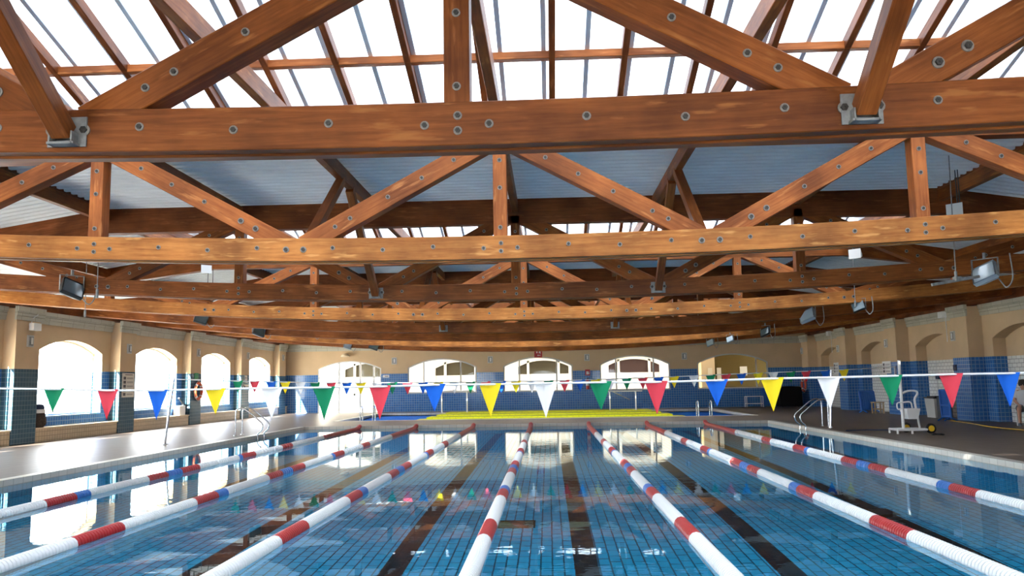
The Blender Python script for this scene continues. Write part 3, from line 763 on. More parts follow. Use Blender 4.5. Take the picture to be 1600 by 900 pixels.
for px, py, c in far:
    p = at(px, py, 1, yfar(px)); fpts.append(p); c = seq[c]; n = cnt[c] = cnt.get(c, 0)+1
    pennant('pennant_flag', p, .29, .33, M['f_'+c], '%s small %s pennant from the left on the far flag line' % (o8[n-1], cname[c]), 'pennants on the far flag line')
ptop = at(271, 592.5, 1, PLF.y)
wb = at(1398, 573, 0, XR-.05)
flag_line('flag_line', [ptop]+fpts+[wb], .013, 'far white flag line strung across the far end of the pool')
def post(p, q, label, r=.03):
    o = empty('flag_post', p, label, 'flag post', 'flag line posts')
    b = MB(); d = q-p; b.tube([Vector((0, 0, 0)), d], r, 12); b.build('pole', M['steel'], o, smooth=True)
    b = MB(); b.lathe([(0, 0), (.085, 0), (.085, .012), (.045, .02), (.04, .06), (0, .06)], n=16); b.build('base_flange', M['steel'], o, smooth=True)
    b = MB(); b.tube([d+Vector((0, -.02, .0)), d+Vector((0, -.05, .02)), d+Vector((0, -.02, .045))], .008, 6); b.build('line_hook', M['steel'], o)
post(PLF, ptop+Vector((0, .03, .03)), 'thin steel flag post leaning on the sunny left deck')
post(PRF, at(1298.5, 577, 1, PRF.y), 'steel flag post standing on the right pool edge')
post(Vector((-9.6, YN+.02, DK)), lead[0]+Vector((0, .03, 0)), 'near flag post at the left side of the pool')
post(Vector((8.35, YN+.02, DK)), lead[-1]+Vector((0, .03, 0)), 'near flag post at the right side of the pool')
b = MB(); b.box(wb.x-.02, wb.x+.06, wb.y-.03, wb.y+.03, wb.z-.35, wb.z+.03); b.tube([wb+Vector((-.1, 0, 0)), wb+Vector((.05, 0, 0))], .012, 6)
tag(b.build('line_bracket', M['white']), 'small white wall bracket holding the end of the far flag line', 'bracket')

# ------------------------------------------------------------------ ladders and rails
def grab(path, r=.021): b = MB(); b.tube(bez(path, 8), r, 10); return b
def ladder(name, loc, label, pitch, sgn, s=1.0, steps=2, low=.0):
    """two bent stainless rails standing on the deck edge and dropping into the water; sgn gives the pool side"""
    o = empty(name, loc, label, 'pool ladder', 'stainless pool ladders')
    for d in (-pitch/2, pitch/2):
        b = grab([(-sgn*.62, d, 0), (-sgn*.62, d, .55), (-sgn*.60, d, .74), (-sgn*.48, d, .80*s), (-sgn*.30, d, .74*s), (0, d, .50), (sgn*.18, d, .33), (sgn*.16, d, .16), (sgn*.05, d, .04), (sgn*.06, d, -.12), (sgn*.12, d, -.3), (sgn*.13, d, -.9)])
        b.build('hand_rail', M['steel'], o, smooth=True)
    for z in (-.32, -.62, -.9)[:steps+1]:
        b = MB(); b.box(sgn*.10-.04, sgn*.10+.04, -pitch/2, pitch/2, z-.015, z+.015); b.build('tread', M['steel'], o)
    for d in (-pitch/2, pitch/2):
        b = MB(); b.lathe([(0, 0), (.055, 0), (.05, .012), (.024, .02), (0, .02)], (-sgn*.62, d, 0), n=14); b.build('deck_flange', M['steel'], o, smooth=True)
pL = at(405, 684, 0, PX0); ladder('pool_ladder', (PX0, pL.y, DK+.012), 'stainless steel ladder with looped handrails on the left pool edge', .55, 1)
pR = at(1262, 668, 0, PX1); ladder('pool_ladder', (PX1, pR.y+.3, DK+.012), 'stainless steel ladder with slanting handrails on the right pool edge', .55, -1)
def short_ladder(px, py, label):
    p = at(px, py, 2, DK); p.y = SY0-.02
    o = empty('pool_ladder', (p.x, SY0, DK), label, 'pool ladder', 'small ladders of the far pool')
    for d in (-.26, .26):
        b = grab([(d, -.35, 0), (d, -.35, .45), (d, -.28, .58), (d, -.12, .60), (d, .05, .52), (d, .1, .3), (d, .1, -.28)], .022); b.build('hand_rail', M['steel'], o, smooth=True)
    for z in (-.1, -.25):
        b = MB(); b.box(-.26, .26, .07, .13, z-.012, z+.012); b.build('tread', M['steel'], o)
short_ladder(1090, 648, 'short steel ladder at the right end of the small far pool')
short_ladder(588, 655, 'short steel ladder at the left end of the small far pool')
def handrail(px0, px1, label, diag):
    a, c = at(px0, 640, 1, 38.6), at(px1, 640, 1, 38.6)
    z0 = .22; zt = at(px0, 611.5, 1, 38.6).z
    o = empty('stair_handrail', (a.x, 38.6, z0), label, 'handrail', 'handrails at the yellow steps')
    W = c.x-a.x
    for x in (0, W):
        b = MB(); b.tube([(x, 0, 0), (x, 0, zt-z0)], .035, 10); b.build('rail_post', M['white'], o, smooth=True)
    b = MB(); b.tube([(-.3, 0, zt-z0), (W+.3, 0, zt-z0)], .03, 10); b.build('top_rail', M['white'], o, smooth=True)
    if diag:
        b = MB(); b.tube([(.1, .02, zt-z0), (1.0, 1.1, .45)], .022, 8); b.build('brace_rail', M['white'], o, smooth=True)
handrail(690.5, 730, 'white tube handrail on the yellow steps, under the window beside the glazed door', False)
handrail(953.5, 994, 'white tube handrail with a diagonal on the yellow steps, right of the middle window', True)

# ------------------------------------------------------------------ floodlights, boxes and cables under the trusses
def flood(p, s, yaw, tilt, label, m='dark_grey'):
    o = empty('floodlight', p, label, 'floodlight', 'floodlights under the roof trusses', rz=yaw)
    t = Matrix.Rotation(.35 if p.x < 0 else -.35, 4, 'Y') @ Matrix.Rotation(tilt, 4, 'X')
    def T(b): b.v = [tuple((t @ Vector(v))*s) for v in b.v]; return b
    b = MB(); pr = [(-.20, -.16), (.20, -.16), (.20, .16), (-.20, .16)]; bk = [(-.11, -.08), (.11, -.08), (.11, .08), (-.11, .08)]
    f = [Vector((x, -.07, z)) for x, z in pr]; f2 = [Vector((x, .02, z)) for x, z in pr]; g = [Vector((x, .14, z)) for x, z in bk]
    for A, B in ((f, f2), (f2, g)):
        for k in range(4): b.quad([A[k], A[(k+1) % 4], B[(k+1) % 4], B[k]])
    b.quad(g); T(b).build('housing', M[m], o)
    b = MB(); b.quad([(-.18, -.062, -.14), (.18, -.062, -.14), (.18, -.062, .14), (-.18, -.062, .14)]); T(b).build('lens', M['lampglass' if m == 'lampglass' else 'darkglass'], o)
    b = MB()
    for x in (-.215, .205): b.box(x, x+.01, -.02, .02, -.02, .26)
    b.box(-.215, .215, -.02, .02, .25, .262); b.box(-.02, .02, -.02, .02, .26, .36)
    b.v = [tuple(Vector(v)*s) for v in b.v]; b.build('bracket', M['galv'], o)
    b = MB(); b.tube(bez([Vector((.05, .1, .1))*s, Vector((.22, .05, -.16))*s, Vector((.32, 0, -.26))*s, Vector((.42, 0, -.1))*s, Vector((.40, 0, .3))*s], 6), .012, 6); b.build('loose_cable', M['galv'], o)
for px, py, yy, s, yw, tl, lab, m in (
        (112, 452, 14.85, 1.0, .9, -.5, 'dark floodlight tilted over the left side, under the third truss', 'dark_grey'),
        (1540, 428, 14.85, 1.05, -.9, -.5, 'pale blue floodlight at the right, under the third truss', 'lampglass'),
        (314, 499, 24.7, .95, .5, -.4, 'small round looking floodlight at the left, above the third pillar', 'dark_grey'),
        (404, 518, 29.6, 1.1, .7, -.5, 'dark square floodlight at the left, above the fourth pillar', 'dark_grey'),
        (486, 521, 34.5, .9, .7, -.4, 'floodlight at the left end of the sixth truss chord', 'dark_grey'),
        (543, 541, 39.5, .9, .4, -.4, 'pale floodlight under the roof above the glazed door', 'lampglass'),
        (584, 541, 39.5, 1.1, .3, -.4, 'floodlight cluster beside the pale one above the glazed door', 'dark_grey'),
        (1342, 479, 20.0, .75, -.6, -.4, 'small floodlight with looped cable at the right, under the fourth truss', 'dark_grey'),
        (1262, 494, 24.8, 1.15, -.7, -.5, 'pale floodlight pair at the right, under the fifth truss', 'lampglass'),
        (1196, 519, 29.7, .9, -.8, -.5, 'slim floodlight at the right, under the sixth truss', 'dark_grey'),
        (1141, 530, 34.6, .75, -.6, -.4, 'small pale floodlight at the right, under the seventh truss', 'lampglass'),
        (1110, 536, 39.5, .9, -.6, -.4, 'small floodlight above the far right window', 'lampglass')):
    flood(at(px, py, 1, yy), s, yw, tl, lab, m)
b = MB(); p = at(1492, 437, 1, 14.6); b.beam(at(1456, 445, 1, 14.6), at(1530, 432, 1, 14.6), .05, .05, (0, 1, 0)); b.box(p.x-.02, p.x+.1, p.y-.04, p.y+.04, p.z+.0, p.z+.05)
tag(b.build('cable_tray', M['galv']), 'slanting grey cable tray beside the pale floodlight at the right', 'cable tray')
def junction(px, py, yy, label, wires):
    p = at(px, py, 1, yy); o = empty('ceiling_speaker', p, label, 'speaker', 'pale speaker boxes in the trusses', rz=.7 if px < 800 else -.8); o.scale = (.72, .72, .72)
    b = MB(); A = [Vector((x, -.10, z)) for x, z in ((-.17, -.13), (.17, -.13), (.17, .13), (-.17, .13))]; B = [Vector((x, .14, z)) for x, z in ((-.08, -.07), (.08, -.07), (.08, .07), (-.08, .07))]
    for k in range(4): b.quad([A[k], A[(k+1) % 4], B[(k+1) % 4], B[k]])
    b.quad(A); b.quad(B); b.build('horn', M['white'], o)
    b = MB(); b.box(-.05, .05, .14, .24, -.05, .05); b.build('driver', M['frame'], o)
    b = MB()
    for x, zz in wires: b.tube([(x, .1, .05), (x, .1, zz)], .012, 6)
    b.build('hanger_wire', M['dark_grey'], o)
junction(321, 421, 19.0, 'pale box on two wires left of centre, behind the second truss', ((.12, -.6), (.28, -.6)))
junction(1338, 397, 16.5, 'pale box right of centre, just under the second truss chord', ((-.1, .5), (.05, .5)))
junction(1494, 328, 13.0, 'pale box at the right, above the second truss chord', ((0, .9), (.05, .9)))
# hanging wires
for px, y0_, y1_, yy, lab in ((152, 408, 452, 12.9, 'thin rod hanging at the left under the second truss'), (133, 458, 485, 17, 'short rod hanging at the left above the first pillar'), (1493, 378, 424, 12.9, 'thin rod hanging at the right under the second truss'), (1336, 440, 470, 19.6, 'thin rod hanging at the right under the fourth truss')):
    b = MB(); a, c = at(px, y0_, 1, yy), at(px, y1_, 1, yy); b.tube([Vector((a.x, yy, zt_(a.x)+.25)), c], .009, 6); b.tube([c, c-Vector((0, 0, .14))], .022, 8)
    tag(b.build('hanging_rod', M['galv']), lab, 'hanging rod', 'rods hanging from the roof')

# ------------------------------------------------------------------ fittings on the walls
def wall_lamp(p, nrm, label, s=1.0, group='emergency lamps on the pillars'):
    """small boxed lamp with a pale diffuser; nrm is the wall direction"""
    o = empty('wall_lamp', p, label, 'wall lamp', group, rz=math.atan2(nrm[1], nrm[0])+PI/2)
    b = MB(); b.box(-.12*s, .12*s, -.05, 0, -.16*s, .16*s); b.build('lamp_frame', M['frame'], o)
    b = MB(); b.box(-.085*s, .085*s, -.066, -.048, -.12*s, .12*s); b.build('diffuser', M['galv'], o)
    b = MB(); b.box(-.02*s, .05*s, -.078, -.062, -.09*s, .09*s); b.build('lamp_tube', M['white'], o)
for px, py, lab in ((46, 533, 'first'), (201, 545, 'second'), (309.5, 551, 'third'), (387, 556, 'fourth'), (442, 559, 'fifth')):
    p = at(px, py, 0, XL); k = min(range(len(pil)), key=lambda k: abs(pil[k]+PW/2-p.y)); p.y = min(max(p.y, pil[k]+.15), pil[k]+PW-.15)
    wall_lamp(p, (1, 0), 'small boxed lamp on the %s left pillar from the near side' % lab)
for px, py, lab in ((1486, 525.5, 'first'), (1380.5, 537, 'second'), (1304, 545.5, 'third'), (1248, 549, 'fourth')):
    p = at(px, py, 0, XR); k = min(range(len(pil)), key=lambda k: abs(pil[k]+PW/2-p.y)); p.y = min(max(p.y, pil[k]+.15), pil[k]+PW-.15)
    wall_lamp(p, (-1, 0), 'small boxed lamp on the %s right pillar from the near side' % lab)
for px, py, lab in ((616, 564, 'above the blue tiles right of the glazed door'), (766, 562, 'left of the red sign'), (917, 558.5, 'right of the red sign'), (1069, 556.5, 'left of the ochre window')):
    wall_lamp(at(px, py, 1, YF), (0, -1), 'small lamp on the far wall '+lab, 1.15, 'small lamps on the far wall')
def speaker(p, nrm, label, conduit):
    o = empty('wall_speaker', p, label, 'speaker', 'white boxes under the coping', rz=math.atan2(nrm[1], nrm[0])+PI/2)
    b = MB(); b.box(-.17, .17, -.2, -.06, -.1, .1); b.build('box_body', M['white'], o)
    b = MB(); b.box(-.03, .03, -.07, 0, -.03, .03); b.build('wall_arm', M['galv'], o)
    b = MB(); b.tube(bez([(0, -.03, .0), (.0, -.03, .2), (.06, -.1, .3), (.12, -.12, .34)] if conduit > 0 else [(0, -.02, -.05), (0, -.02, -.9)], 5), .012, 6); b.build('conduit', M['white'], o)
speaker(Vector((XL, at(48, 511, 0, XL).y, at(48, 511, 0, XL).z)), (1, 0), 'white box under the coping of the nearest left pillar', 1)
speaker(at(1478, 492, 0, XR), (-1, 0), 'white box under the coping of the nearest right pillar', -1)
speaker(at(1299, 521, 0, XR), (-1, 0), 'white box under the coping of a far right pillar', -1)
p = at(541, 557, 1, YF)
o = empty('door_lamp', p, 'round topped lamp on the far wall above the glazed doors', 'wall lamp')
b = MB(); b.lathe([(0, .16), (.16, .12), (.25, 0), (.2, -.04), (0, -.04)], (0, -.22, 0), n=18); b.build('lamp_shade', M['cream'], o, smooth=True)
b = MB(); b.box(-.04, .04, -.2, 0, -.03, .03); b.build('lamp_arm', M['galv'], o)
# red fire-point sign with white symbols
p = at(841, 552.5, 1, YF-.05)
o = empty('fire_sign', p, 'square red fire sign with white symbols above the middle far window', 'sign')
b = MB(); b.box(-.21, .21, -.03, .04, -.20, .20); b.build('sign_panel', M['red'], o)
b = MB()
b.lathe([(0, 0), (.035, 0), (0, -.004)], (-.07, -.031, .09), 'Y', 10); b.box(-.105, -.035, -.035, -.031, .02, .10)
b.quad([(.02, -.033, .02), (.09, -.033, .01), (.13, -.033, .08), (.10, -.033, .15), (.05, -.033, .13), (.03, -.033, .08)])
b.quad([(.11, -.033, -.02), (.13, -.033, -.02), (.13, -.033, .06), (.11, -.033, .06)])
b.quad([(.0, -.033, -.11), (.12, -.033, -.11), (.12, -.033, -.08), (.0, -.033, -.08)]); b.quad([(-.05, -.033, -.095), (.0, -.033, -.15), (.0, -.033, -.04)])
b.build('symbols', M['white'], o)
# fire extinguisher and its plate
p = at(918, 598, 1, YF)
o = empty('fire_extinguisher', (p.x, YF-.12, p.z-.35), 'red fire extinguisher on the far wall between two arched windows', 'fire extinguisher')
b = MB(); b.lathe([(0, 0), (.085, 0), (.09, .03), (.09, .44), (.06, .52), (.03, .55), (0, .55)], n=16); b.build('cylinder', M['red'], o, smooth=True)
b = MB(); b.lathe([(.091, .18), (.092, .18), (.092, .34), (.091, .34)], n=16); b.build('paper_label', M['paper'], o)
b = MB(); b.box(-.03, .03, -.03, .03, .55, .60); b.box(-.01, .12, -.012, .012, .60, .62); b.build('valve_head', M['black'], o)
b = MB(); b.tube(bez([(.03, 0, .57), (.12, -.02, .5), (.13, -.02, .3), (.10, -.03, .16)], 5), .012, 6); b.build('hose', M['black'], o)
b = MB(); b.box(-.04, .04, .08, .118, .3, .42); b.build('wall_bracket', M['galv'], o)
p = at(918, 582, 1, YF); b = MB(); b.box(p.x-.13, p.x+.13, YF-.012, YF, p.z-.16, p.z+.16); b.mi = 1; b.box(p.x-.06, p.x+.02, YF-.015, YF-.011, p.z-.1, p.z+.06); b.quad([(p.x+.03, YF-.014, p.z-.09), (p.x+.10, YF-.014, p.z-.09), (p.x+.065, YF-.014, p.z+.08)])
tag(b.build('extinguisher_sign', [M['red'], M['white']]), 'small red sign with white symbols above the fire extinguisher', 'sign')
p = at(601, 588, 1, YF); b = MB(); b.box(p.x-.1, p.x+.25, YF-.012, YF, p.z-.07, p.z+.07); b.mi = 1; b.box(p.x+.02, p.x+.2, YF-.015, YF-.011, p.z-.02, p.z+.02)
tag(b.build('wall_plate', [M['white'], M['ink']]), 'small white plate on blue tiles beside the glazed doors', 'sign')
# life rings
def ring(p, nrm, label, ry=.30):
    o = empty('life_ring', p, label, 'life ring', 'orange life rings', rz=math.atan2(nrm[1], nrm[0])+PI/2)
    b = MB(); b.tube([(math.cos(2*PI*k/28)*ry, -.07, math.sin(2*PI*k/28)*ry) for k in range(28)], .06, 10, closed=True); b.build('ring_body', M['orange'], o, smooth=True)
    b = MB()
    for a in (PI/4, 3*PI/4, 5*PI/4, 7*PI/4):
        b.tube([(math.cos(a+e)*ry, -.07, math.sin(a+e)*ry) for e in (-.12, 0, .12)], .064, 10)
    b.build('white_bands', M['white'], o)
    b = MB(); b.tube(bez([(math.cos(2*PI*k/12)*(ry+.07+.02*(k % 2)), -.07, math.sin(2*PI*k/12)*(ry+.07+.02*(k % 2))) for k in range(13)], 4), .008, 5); b.build('grab_line', M['rope'], o)
    b = MB(); b.box(-.02, .02, -.09, 0, ry+.03, ry+.07); b.build('hook', M['black'], o)
p = at(307.5, 611, 0, XL); ring(Vector((XL, p.y, p.z)), (1, 0), 'orange life ring on the third left pillar', .31)
p = at(1250, 601, 0, XR); ring(Vector((XR, 44.0 if p.y > 44 else p.y, p.z)), (-1, 0), 'orange life ring on the far right pillar above the black cover', .32)
# notices
def notice(p, nrm, w_, h_, rows, label, m='paper', pict=True):
    o = empty('notice_board', p, label, 'notice', 'notices on the walls', rz=math.atan2(nrm[1], nrm[0])+PI/2)
    b = MB(); b.box(-w_/2, w_/2, -.02, 0, -h_/2, h_/2); b.build('board', M[m], o)
    b = MB()
    for k in range(rows):
        z = h_/2-.12*h_-(k+.5)*(h_*.84/rows); hh = h_*.84/rows*.36
        if pict: b.box(-w_*.42, -w_*.22, -.024, -.019, z-hh, z+hh)
        for e in (-.5, .1): b.box(-w_*.14, w_*.40, -.023, -.019, z+hh*e, z+hh*(e+.25))
    if h_ > .5: b.box(-w_*.3, w_*.35, -.023, -.019, h_*.42, h_*.45)
    b.build('print', M['ink'], o)
p = at(199.5, 602, 0, XL); notice(Vector((XL, pil[0+5]+.55, p.z)), (1, 0), .78, .80, 5, 'tall pale rules notice with pictograms on the second left pillar')
p = at(306.5, 588, 0, XL); notice(Vector((XL, p.y, p.z)), (1, 0), .36, .26, 2, 'small green safety sign above the life ring on the third left pillar', 'green', False)
p = at(384, 594, 0, XL); notice(Vector((XL, p.y, p.z+.05)), (1, 0), .3, .34, 2, 'pale pictogram notice on the fourth left pillar')
p = at(384, 603, 0, XL); notice(Vector((XL, p.y, p.z-.05)), (1, 0), .62, .22, 1, 'low wide notice under the pictogram on the fourth left pillar')
p = at(1493, 578, 0, XR); notice(Vector((XR, p.y, p.z+.07)), (-1, 0), .22, .2, 1, 'tiny dark plate with white print on the nearest right pillar', 'navy', False)
p = at(1492, 585, 0, XR); notice(Vector((XR, p.y, p.z-.08)), (-1, 0), .46, .17, 1, 'small pale notice with red print on the nearest right pillar')
p = at(1386, 574, 0, XR); notice(Vector((XR, p.y, p.z)), (-1, 0), .8, .48, 3, 'wide pale notice on the second right pillar', 'white')
p = at(1307, 575, 0, XR); notice(Vector((XR, p.y, p.z)), (-1, 0), .62, .5, 3, 'pale framed notice on the third right pillar', 'white')
p = at(1463, 575, 0, XRR+.38); b = MB(); b.tube([(XRR+.39, p.y, 2.0), (XRR+.39, p.y, .95)], .012, 6); b.box(XRR+.36, XRR+.4, p.y-.05, p.y+.05, .88, .98)
tag(b.build('wall_conduit', M['frame']), 'thin vertical conduit with a socket on white tiles', 'conduit')
p = at(1466, 589, 0, XRR+.33); b = MB(); b.box(XRR+.28, XRR+.4, p.y-.12, p.y+.12, p.z-.08, p.z+.08); tag(b.build('tile_box', M['navy']), 'small navy box on the white tiles behind the coral flag', 'wall box')

# ------------------------------------------------------------------ things on the right deck
# pool lift trolley
p = at(1417, 678, 2, DK)
o = empty('pool_lift', p, 'white pool access chair lift with a tall pole and yellow wheels', 'pool lift')
sc = p.y/F_PX
b = MB()
b.tube([(-.22, 0, .10), (.5, 0, .10)], .03, 8); b.tube([(-.22, .5, .10), (.5, .5, .10)], .03, 8); b.tube([(-.22, 0, .10), (-.22, .5, .10)], .03, 8); b.tube([(.5, 0, .10), (.5, .5, .10)], .03, 8); b.tube([(.1, 0, .1), (.1, .5, .1)], .03, 8); b.tube([(.5, .25, .1), (.62, .25, .1)], .025, 8)
b.build('base_frame', M['white'], o, smooth=True)
for x, y in ((-.22, 0), (-.22, .5), (.14, 0)):
    b = MB(); b.tube([(x, y, .10), (x, y, .0)], .028, 8); b.build('foot', M['white'], o)
for x, y in ((.62, .05), (.25, .62)):
    b = MB(); b.lathe([(.04, -.04), (.11, -.04), (.125, -.02), (.125, .02), (.11, .04), (.04, .04)], (x, y, .125), 'Y', 20); b.build('tyre', M['black'], o, smooth=True)
    b = MB(); b.lathe([(0, -.046), (.075, -.046), (.075, .046), (0, .046)], (x, y, .125), 'Y', 16); b.build('wheel_hub', M['yellow'], o)
b = MB(); b.tube([(.03, .25, .1), (.03, .25, 1.84)], .038, 12); b.build('pole', M['white'], o, smooth=True)
b = grab([(.44, .25, .1), (.36, .25, .75), (.37, .25, .88), (.43, .25, .98), (.40, .25, 1.05), (.22, .25, 1.06), (.06, .25, 1.0), (.0, .25, .88)], .027); b.build('seat_rail', M['white'], o, smooth=True)
b = grab([(-.02, .1, .62), (-.14, .1, .62), (-.14, .1, .76), (.0, .1, .78), (.18, .1, .78), (.22, .1, .64)], .018); b.build('arm_rest', M['white'], o, smooth=True)
b = MB(); P = [(.06, .05), (.40, .05), (.40, .5), (.06, .5)]; Q = [(.11, .1), (.35, .1), (.35, .45), (.11, .45)]
for k in range(4): b.quad([(*P[k], .62), (*P[(k+1) % 4], .62), (*Q[(k+1) % 4], .36), (*Q[k], .36)]); b.quad([(*P[k], .62), (*P[(k+1) % 4], .62), (*Q[(k+1) % 4], .50), (*Q[k], .50)])
b.quad([(*q, .36) for q in Q]); b.quad([(*q, .50) for q in Q]); b.build('seat', M['white'], o, weld=True)
b = MB(); p = at(1466, 679, 2, DK+.02); b.tube(bez([(p.x-.14, p.y, DK+.02), (p.x-.04, p.y+.05, DK+.03), (p.x+.04, p.y-.05, DK+.03), (p.x+.14, p.y+.02, DK+.02)], 5), .022, 8)
tag(b.build('pool_sandal', M['black']), 'small black object lying on the deck beside the yellow wheel', 'sandal')
# waste bin
p = at(1438, 653, 2, DK)
o = empty('waste_bin', (XRR-.25, p.y+.2, DK), 'pale grey bin with a dark lid against the white tiles', 'bin')
b = MB(); A = [(-.26, -.36), (.26, -.36), (.26, .36), (-.26, .36)]
for k in range(4):
    a, c = A[k], A[(k+1) % 4]; b.quad([(a[0]*.85, a[1]*.85, 0), (c[0]*.85, c[1]*.85, 0), (c[0], c[1], .66), (a[0], a[1], .66)])
b.quad([(*q, .66) for q in A]); b.build('bin_body', M['frame'], o)
b = MB(); b.box(-.29, .29, -.39, .39, .66, .70); b.box(-.2, .2, -.3, .3, .70, .74); b.build('bin_lid', M['black'], o)
b = MB(); b.box(-.18, .24, -.6, -.39, .0, .72); b.build('bin_frame', M['dark_grey'], o)
# blue sun loungers stood on end
def lounger(p, rz, label, hgt, wd, tl, lean=.14):
    o = empty('sun_lounger', p, label, 'sun lounger', 'folded blue loungers by the walls', rz=rz)
    sh = lambda z: lean*z
    b = MB()
    for x in (-wd/2, wd/2): b.tube([(x, 0, .1), (x, sh(hgt), hgt)], .028, 8)
    for z in (.14, hgt*.5, hgt): b.tube([(-wd/2, sh(z), z), (wd/2, sh(z), z)], .028, 8)
    b.build('lounger_frame', M['blue_pl'], o, smooth=True)
    b = MB(); n = 7
    for k in range(n):
        x = -wd/2+wd*(k+.5)/n; b.sweep([(x, sh(.16)-.02, .16), (x, sh(hgt*.5)-.05, hgt*.5), (x, sh(hgt)-.02, hgt-.02)], [(-wd/n*.42, -.008), (wd/n*.42, -.008), (wd/n*.42, .008), (-wd/n*.42, .008)], (1, 0, 0))
    b.build('slats', M[tl], o)
    for x in (-wd/2+.05, wd/2-.05):
        b = MB(); b.tube([(x, .0, .12), (x, -.28, .02)], .024, 8); b.tube([(x, .0, .12), (x, .22, .02)], .024, 8); b.build('lounger_leg', M['blue_pl'], o, smooth=True)
p = at(1360, 645, 2, DK); lounger((p.x, p.y+.1, DK), .3, 'wide blue plastic lounger stood up beside the small stool', .86, .70, 'blue_pl')
p = at(1482, 658, 2, DK); lounger((p.x, p.y+.1, DK), PI/2+.35, 'narrow blue lounger folded upright at the nearest right pillar', .98, .36, 'blue_mesh', .05)
p = at(1193, 634.5, 2, DK); lounger((p.x-.12, YF-.75, DK), 0, 'blue striped lounger upright between the white rack and the black cover', .95, .62, 'blue_mesh', .1)
# stool
p = at(1378, 646, 2, DK); o = empty('wooden_stool', (XR-.28, p.y, DK), 'small pale wooden stool beside the wide blue lounger', 'stool')
b = MB(); b.box(-.2, .2, -.2, .2, .42, .46); b.build('seat', M['timber'], o)
for x in (-.16, .16):
    for y in (-.16, .16): b = MB(); b.box(x-.025, x+.025, y-.025, y+.025, 0, .42); b.build('leg', M['timber'], o)
b = MB(); b.box(-.18, .18, -.17, -.14, .16, .2); b.box(-.18, .18, .14, .17, .16, .2); b.build('rungs', M['timber'], o)
# white rack near the far wall
p = at(1177, 632, 2, DK); o = empty('metal_rack', (at(1178, 626, 1, YF-.6).x, YF-.6, DK), 'low white tube rack against the far blue tiles', 'rack')
for x in (-.42, .42):
    for y in (-.2, .2): b = MB(); b.tube([(x, y, 0), (x, y, .55)], .022, 8); b.build('leg', M['white'], o, smooth=True)
b = MB()
for z in (.18, .55):
    for y in (-.2, .2): b.tube([(-.42, y, z), (.42, y, z)], .02, 8)
    for x in (-.42, .42): b.tube([(x, -.2, z), (x, .2, z)], .02, 8)
b.build('shelf_rails', M['white'], o, smooth=True)
# black covered trolley
pa, pb = at(1216, 632, 1, YF-1.1), at(1250, 632, 1, YF-1.1)
o = empty('covered_trolley', ((pa.x+pb.x)/2, YF-1.1, DK), 'large black cover over a trolley in the far right corner', 'covered trolley')
W = pb.x-pa.x; b = MB(); N = 10; prof = [(-W/2, .04), (-W/2-.02, .55), (-W/2+.03, .92), (-W/2+.14, 1.04), (0, 1.06), (W/2-.12, 1.04), (W/2, .98), (W/2+.03, .5), (W/2+.02, .04)]
ys = [-.38, -.40, 0, .40, .38]
for j in range(4):
    for (x0, z0), (x1, z1) in zip(prof, prof[1:]):
        e0, e1 = (.97 if j == 0 else 1), (.97 if j == 3 else 1)
        b.quad([(x0*e0, ys[j], z0*e0), (x1*e0, ys[j], z1*e0), (x1*e1, ys[j+1], z1*e1), (x0*e1, ys[j+1], z0*e1)])
for y in (ys[0], ys[-1]): b.quad([(x*.97, y, z*.97) for x, z in prof])
b.build('cover', M['blk_cloth'], o, weld=True)
for x in (-W/2+.15, W/2-.15):
    for y in (-.28, .28): b = MB(); b.lathe([(0, -.02), (.05, -.02), (.05, .02), (0, .02)], (x, y, .05), 'X', 12); b.build('caster', M['dark_grey'], o)
# hose line on the deck
b = MB(); a, c = at(1484, 657, 2, DK+.01), at(1600, 674, 2, DK+.01); b.tube(bez([a, a.lerp(c, .35)+Vector((.03, 0, 0)), a.lerp(c, .7)+Vector((-.02, 0, 0)), c+Vector((.4, -1.2, 0))], 8), .012, 6)
tag(b.build('garden_hose', M['yellow']), 'thin yellowish hose lying along the foot of the right wall', 'hose')
# a dark wet cable on the deck near the right edge
a, c = at(1322, 673, 2, DK+.012), at(1392, 672, 2, DK+.012); b = MB(); b.tube(bez([a, a.lerp(c, .5)+Vector((0, .15, 0)), c], 8), .02, 6)
tag(b.build('dark_cable', M['navy']), 'dark cable lying on the deck left of the pool lift', 'cable')

# ------------------------------------------------------------------ things on the left bench
p = at(62, 675, 0, XL-.1); BZ = .49
o = empty('backpack', (XL-.17, p.y+.02, BZ), 'dark backpack with a navy and white top on the bench beside the nearest left pillar', 'backpack')
b = MB(); b.lathe([(0, 0), (.15, .0), (.20, .08), (.21, .25), (.17, .45), (.10, .52), (0, .53)], n=14); b.v = [(x*.85, y*1.1, z) for x, y, z in b.v]; b.build('bag_body', M['camo'], o, smooth=True)
b = MB(); b.lathe([(.175, .40), (.185, .43), (.16, .50), (.12, .52)], n=14); b.v = [(x*.88, y*1.14, z) for x, y, z in b.v]; b.build('white_band', M['shirt'], o, smooth=True)
b = MB(); b.lathe([(.15, .50), (.16, .55), (.12, .63), (0, .66)], n=14); b.v = [(x*.88, y*1.14, z) for x, y, z in b.v]; b.build('top_flap', M['navy'], o, smooth=True)
b = MB(); b.lathe([(0, 0), (.06, 0), (.08, .06), (.07, .2), (0, .22)], (.15, 0, .06), n=10); b.build('front_pocket', M['camo'], o, smooth=True)
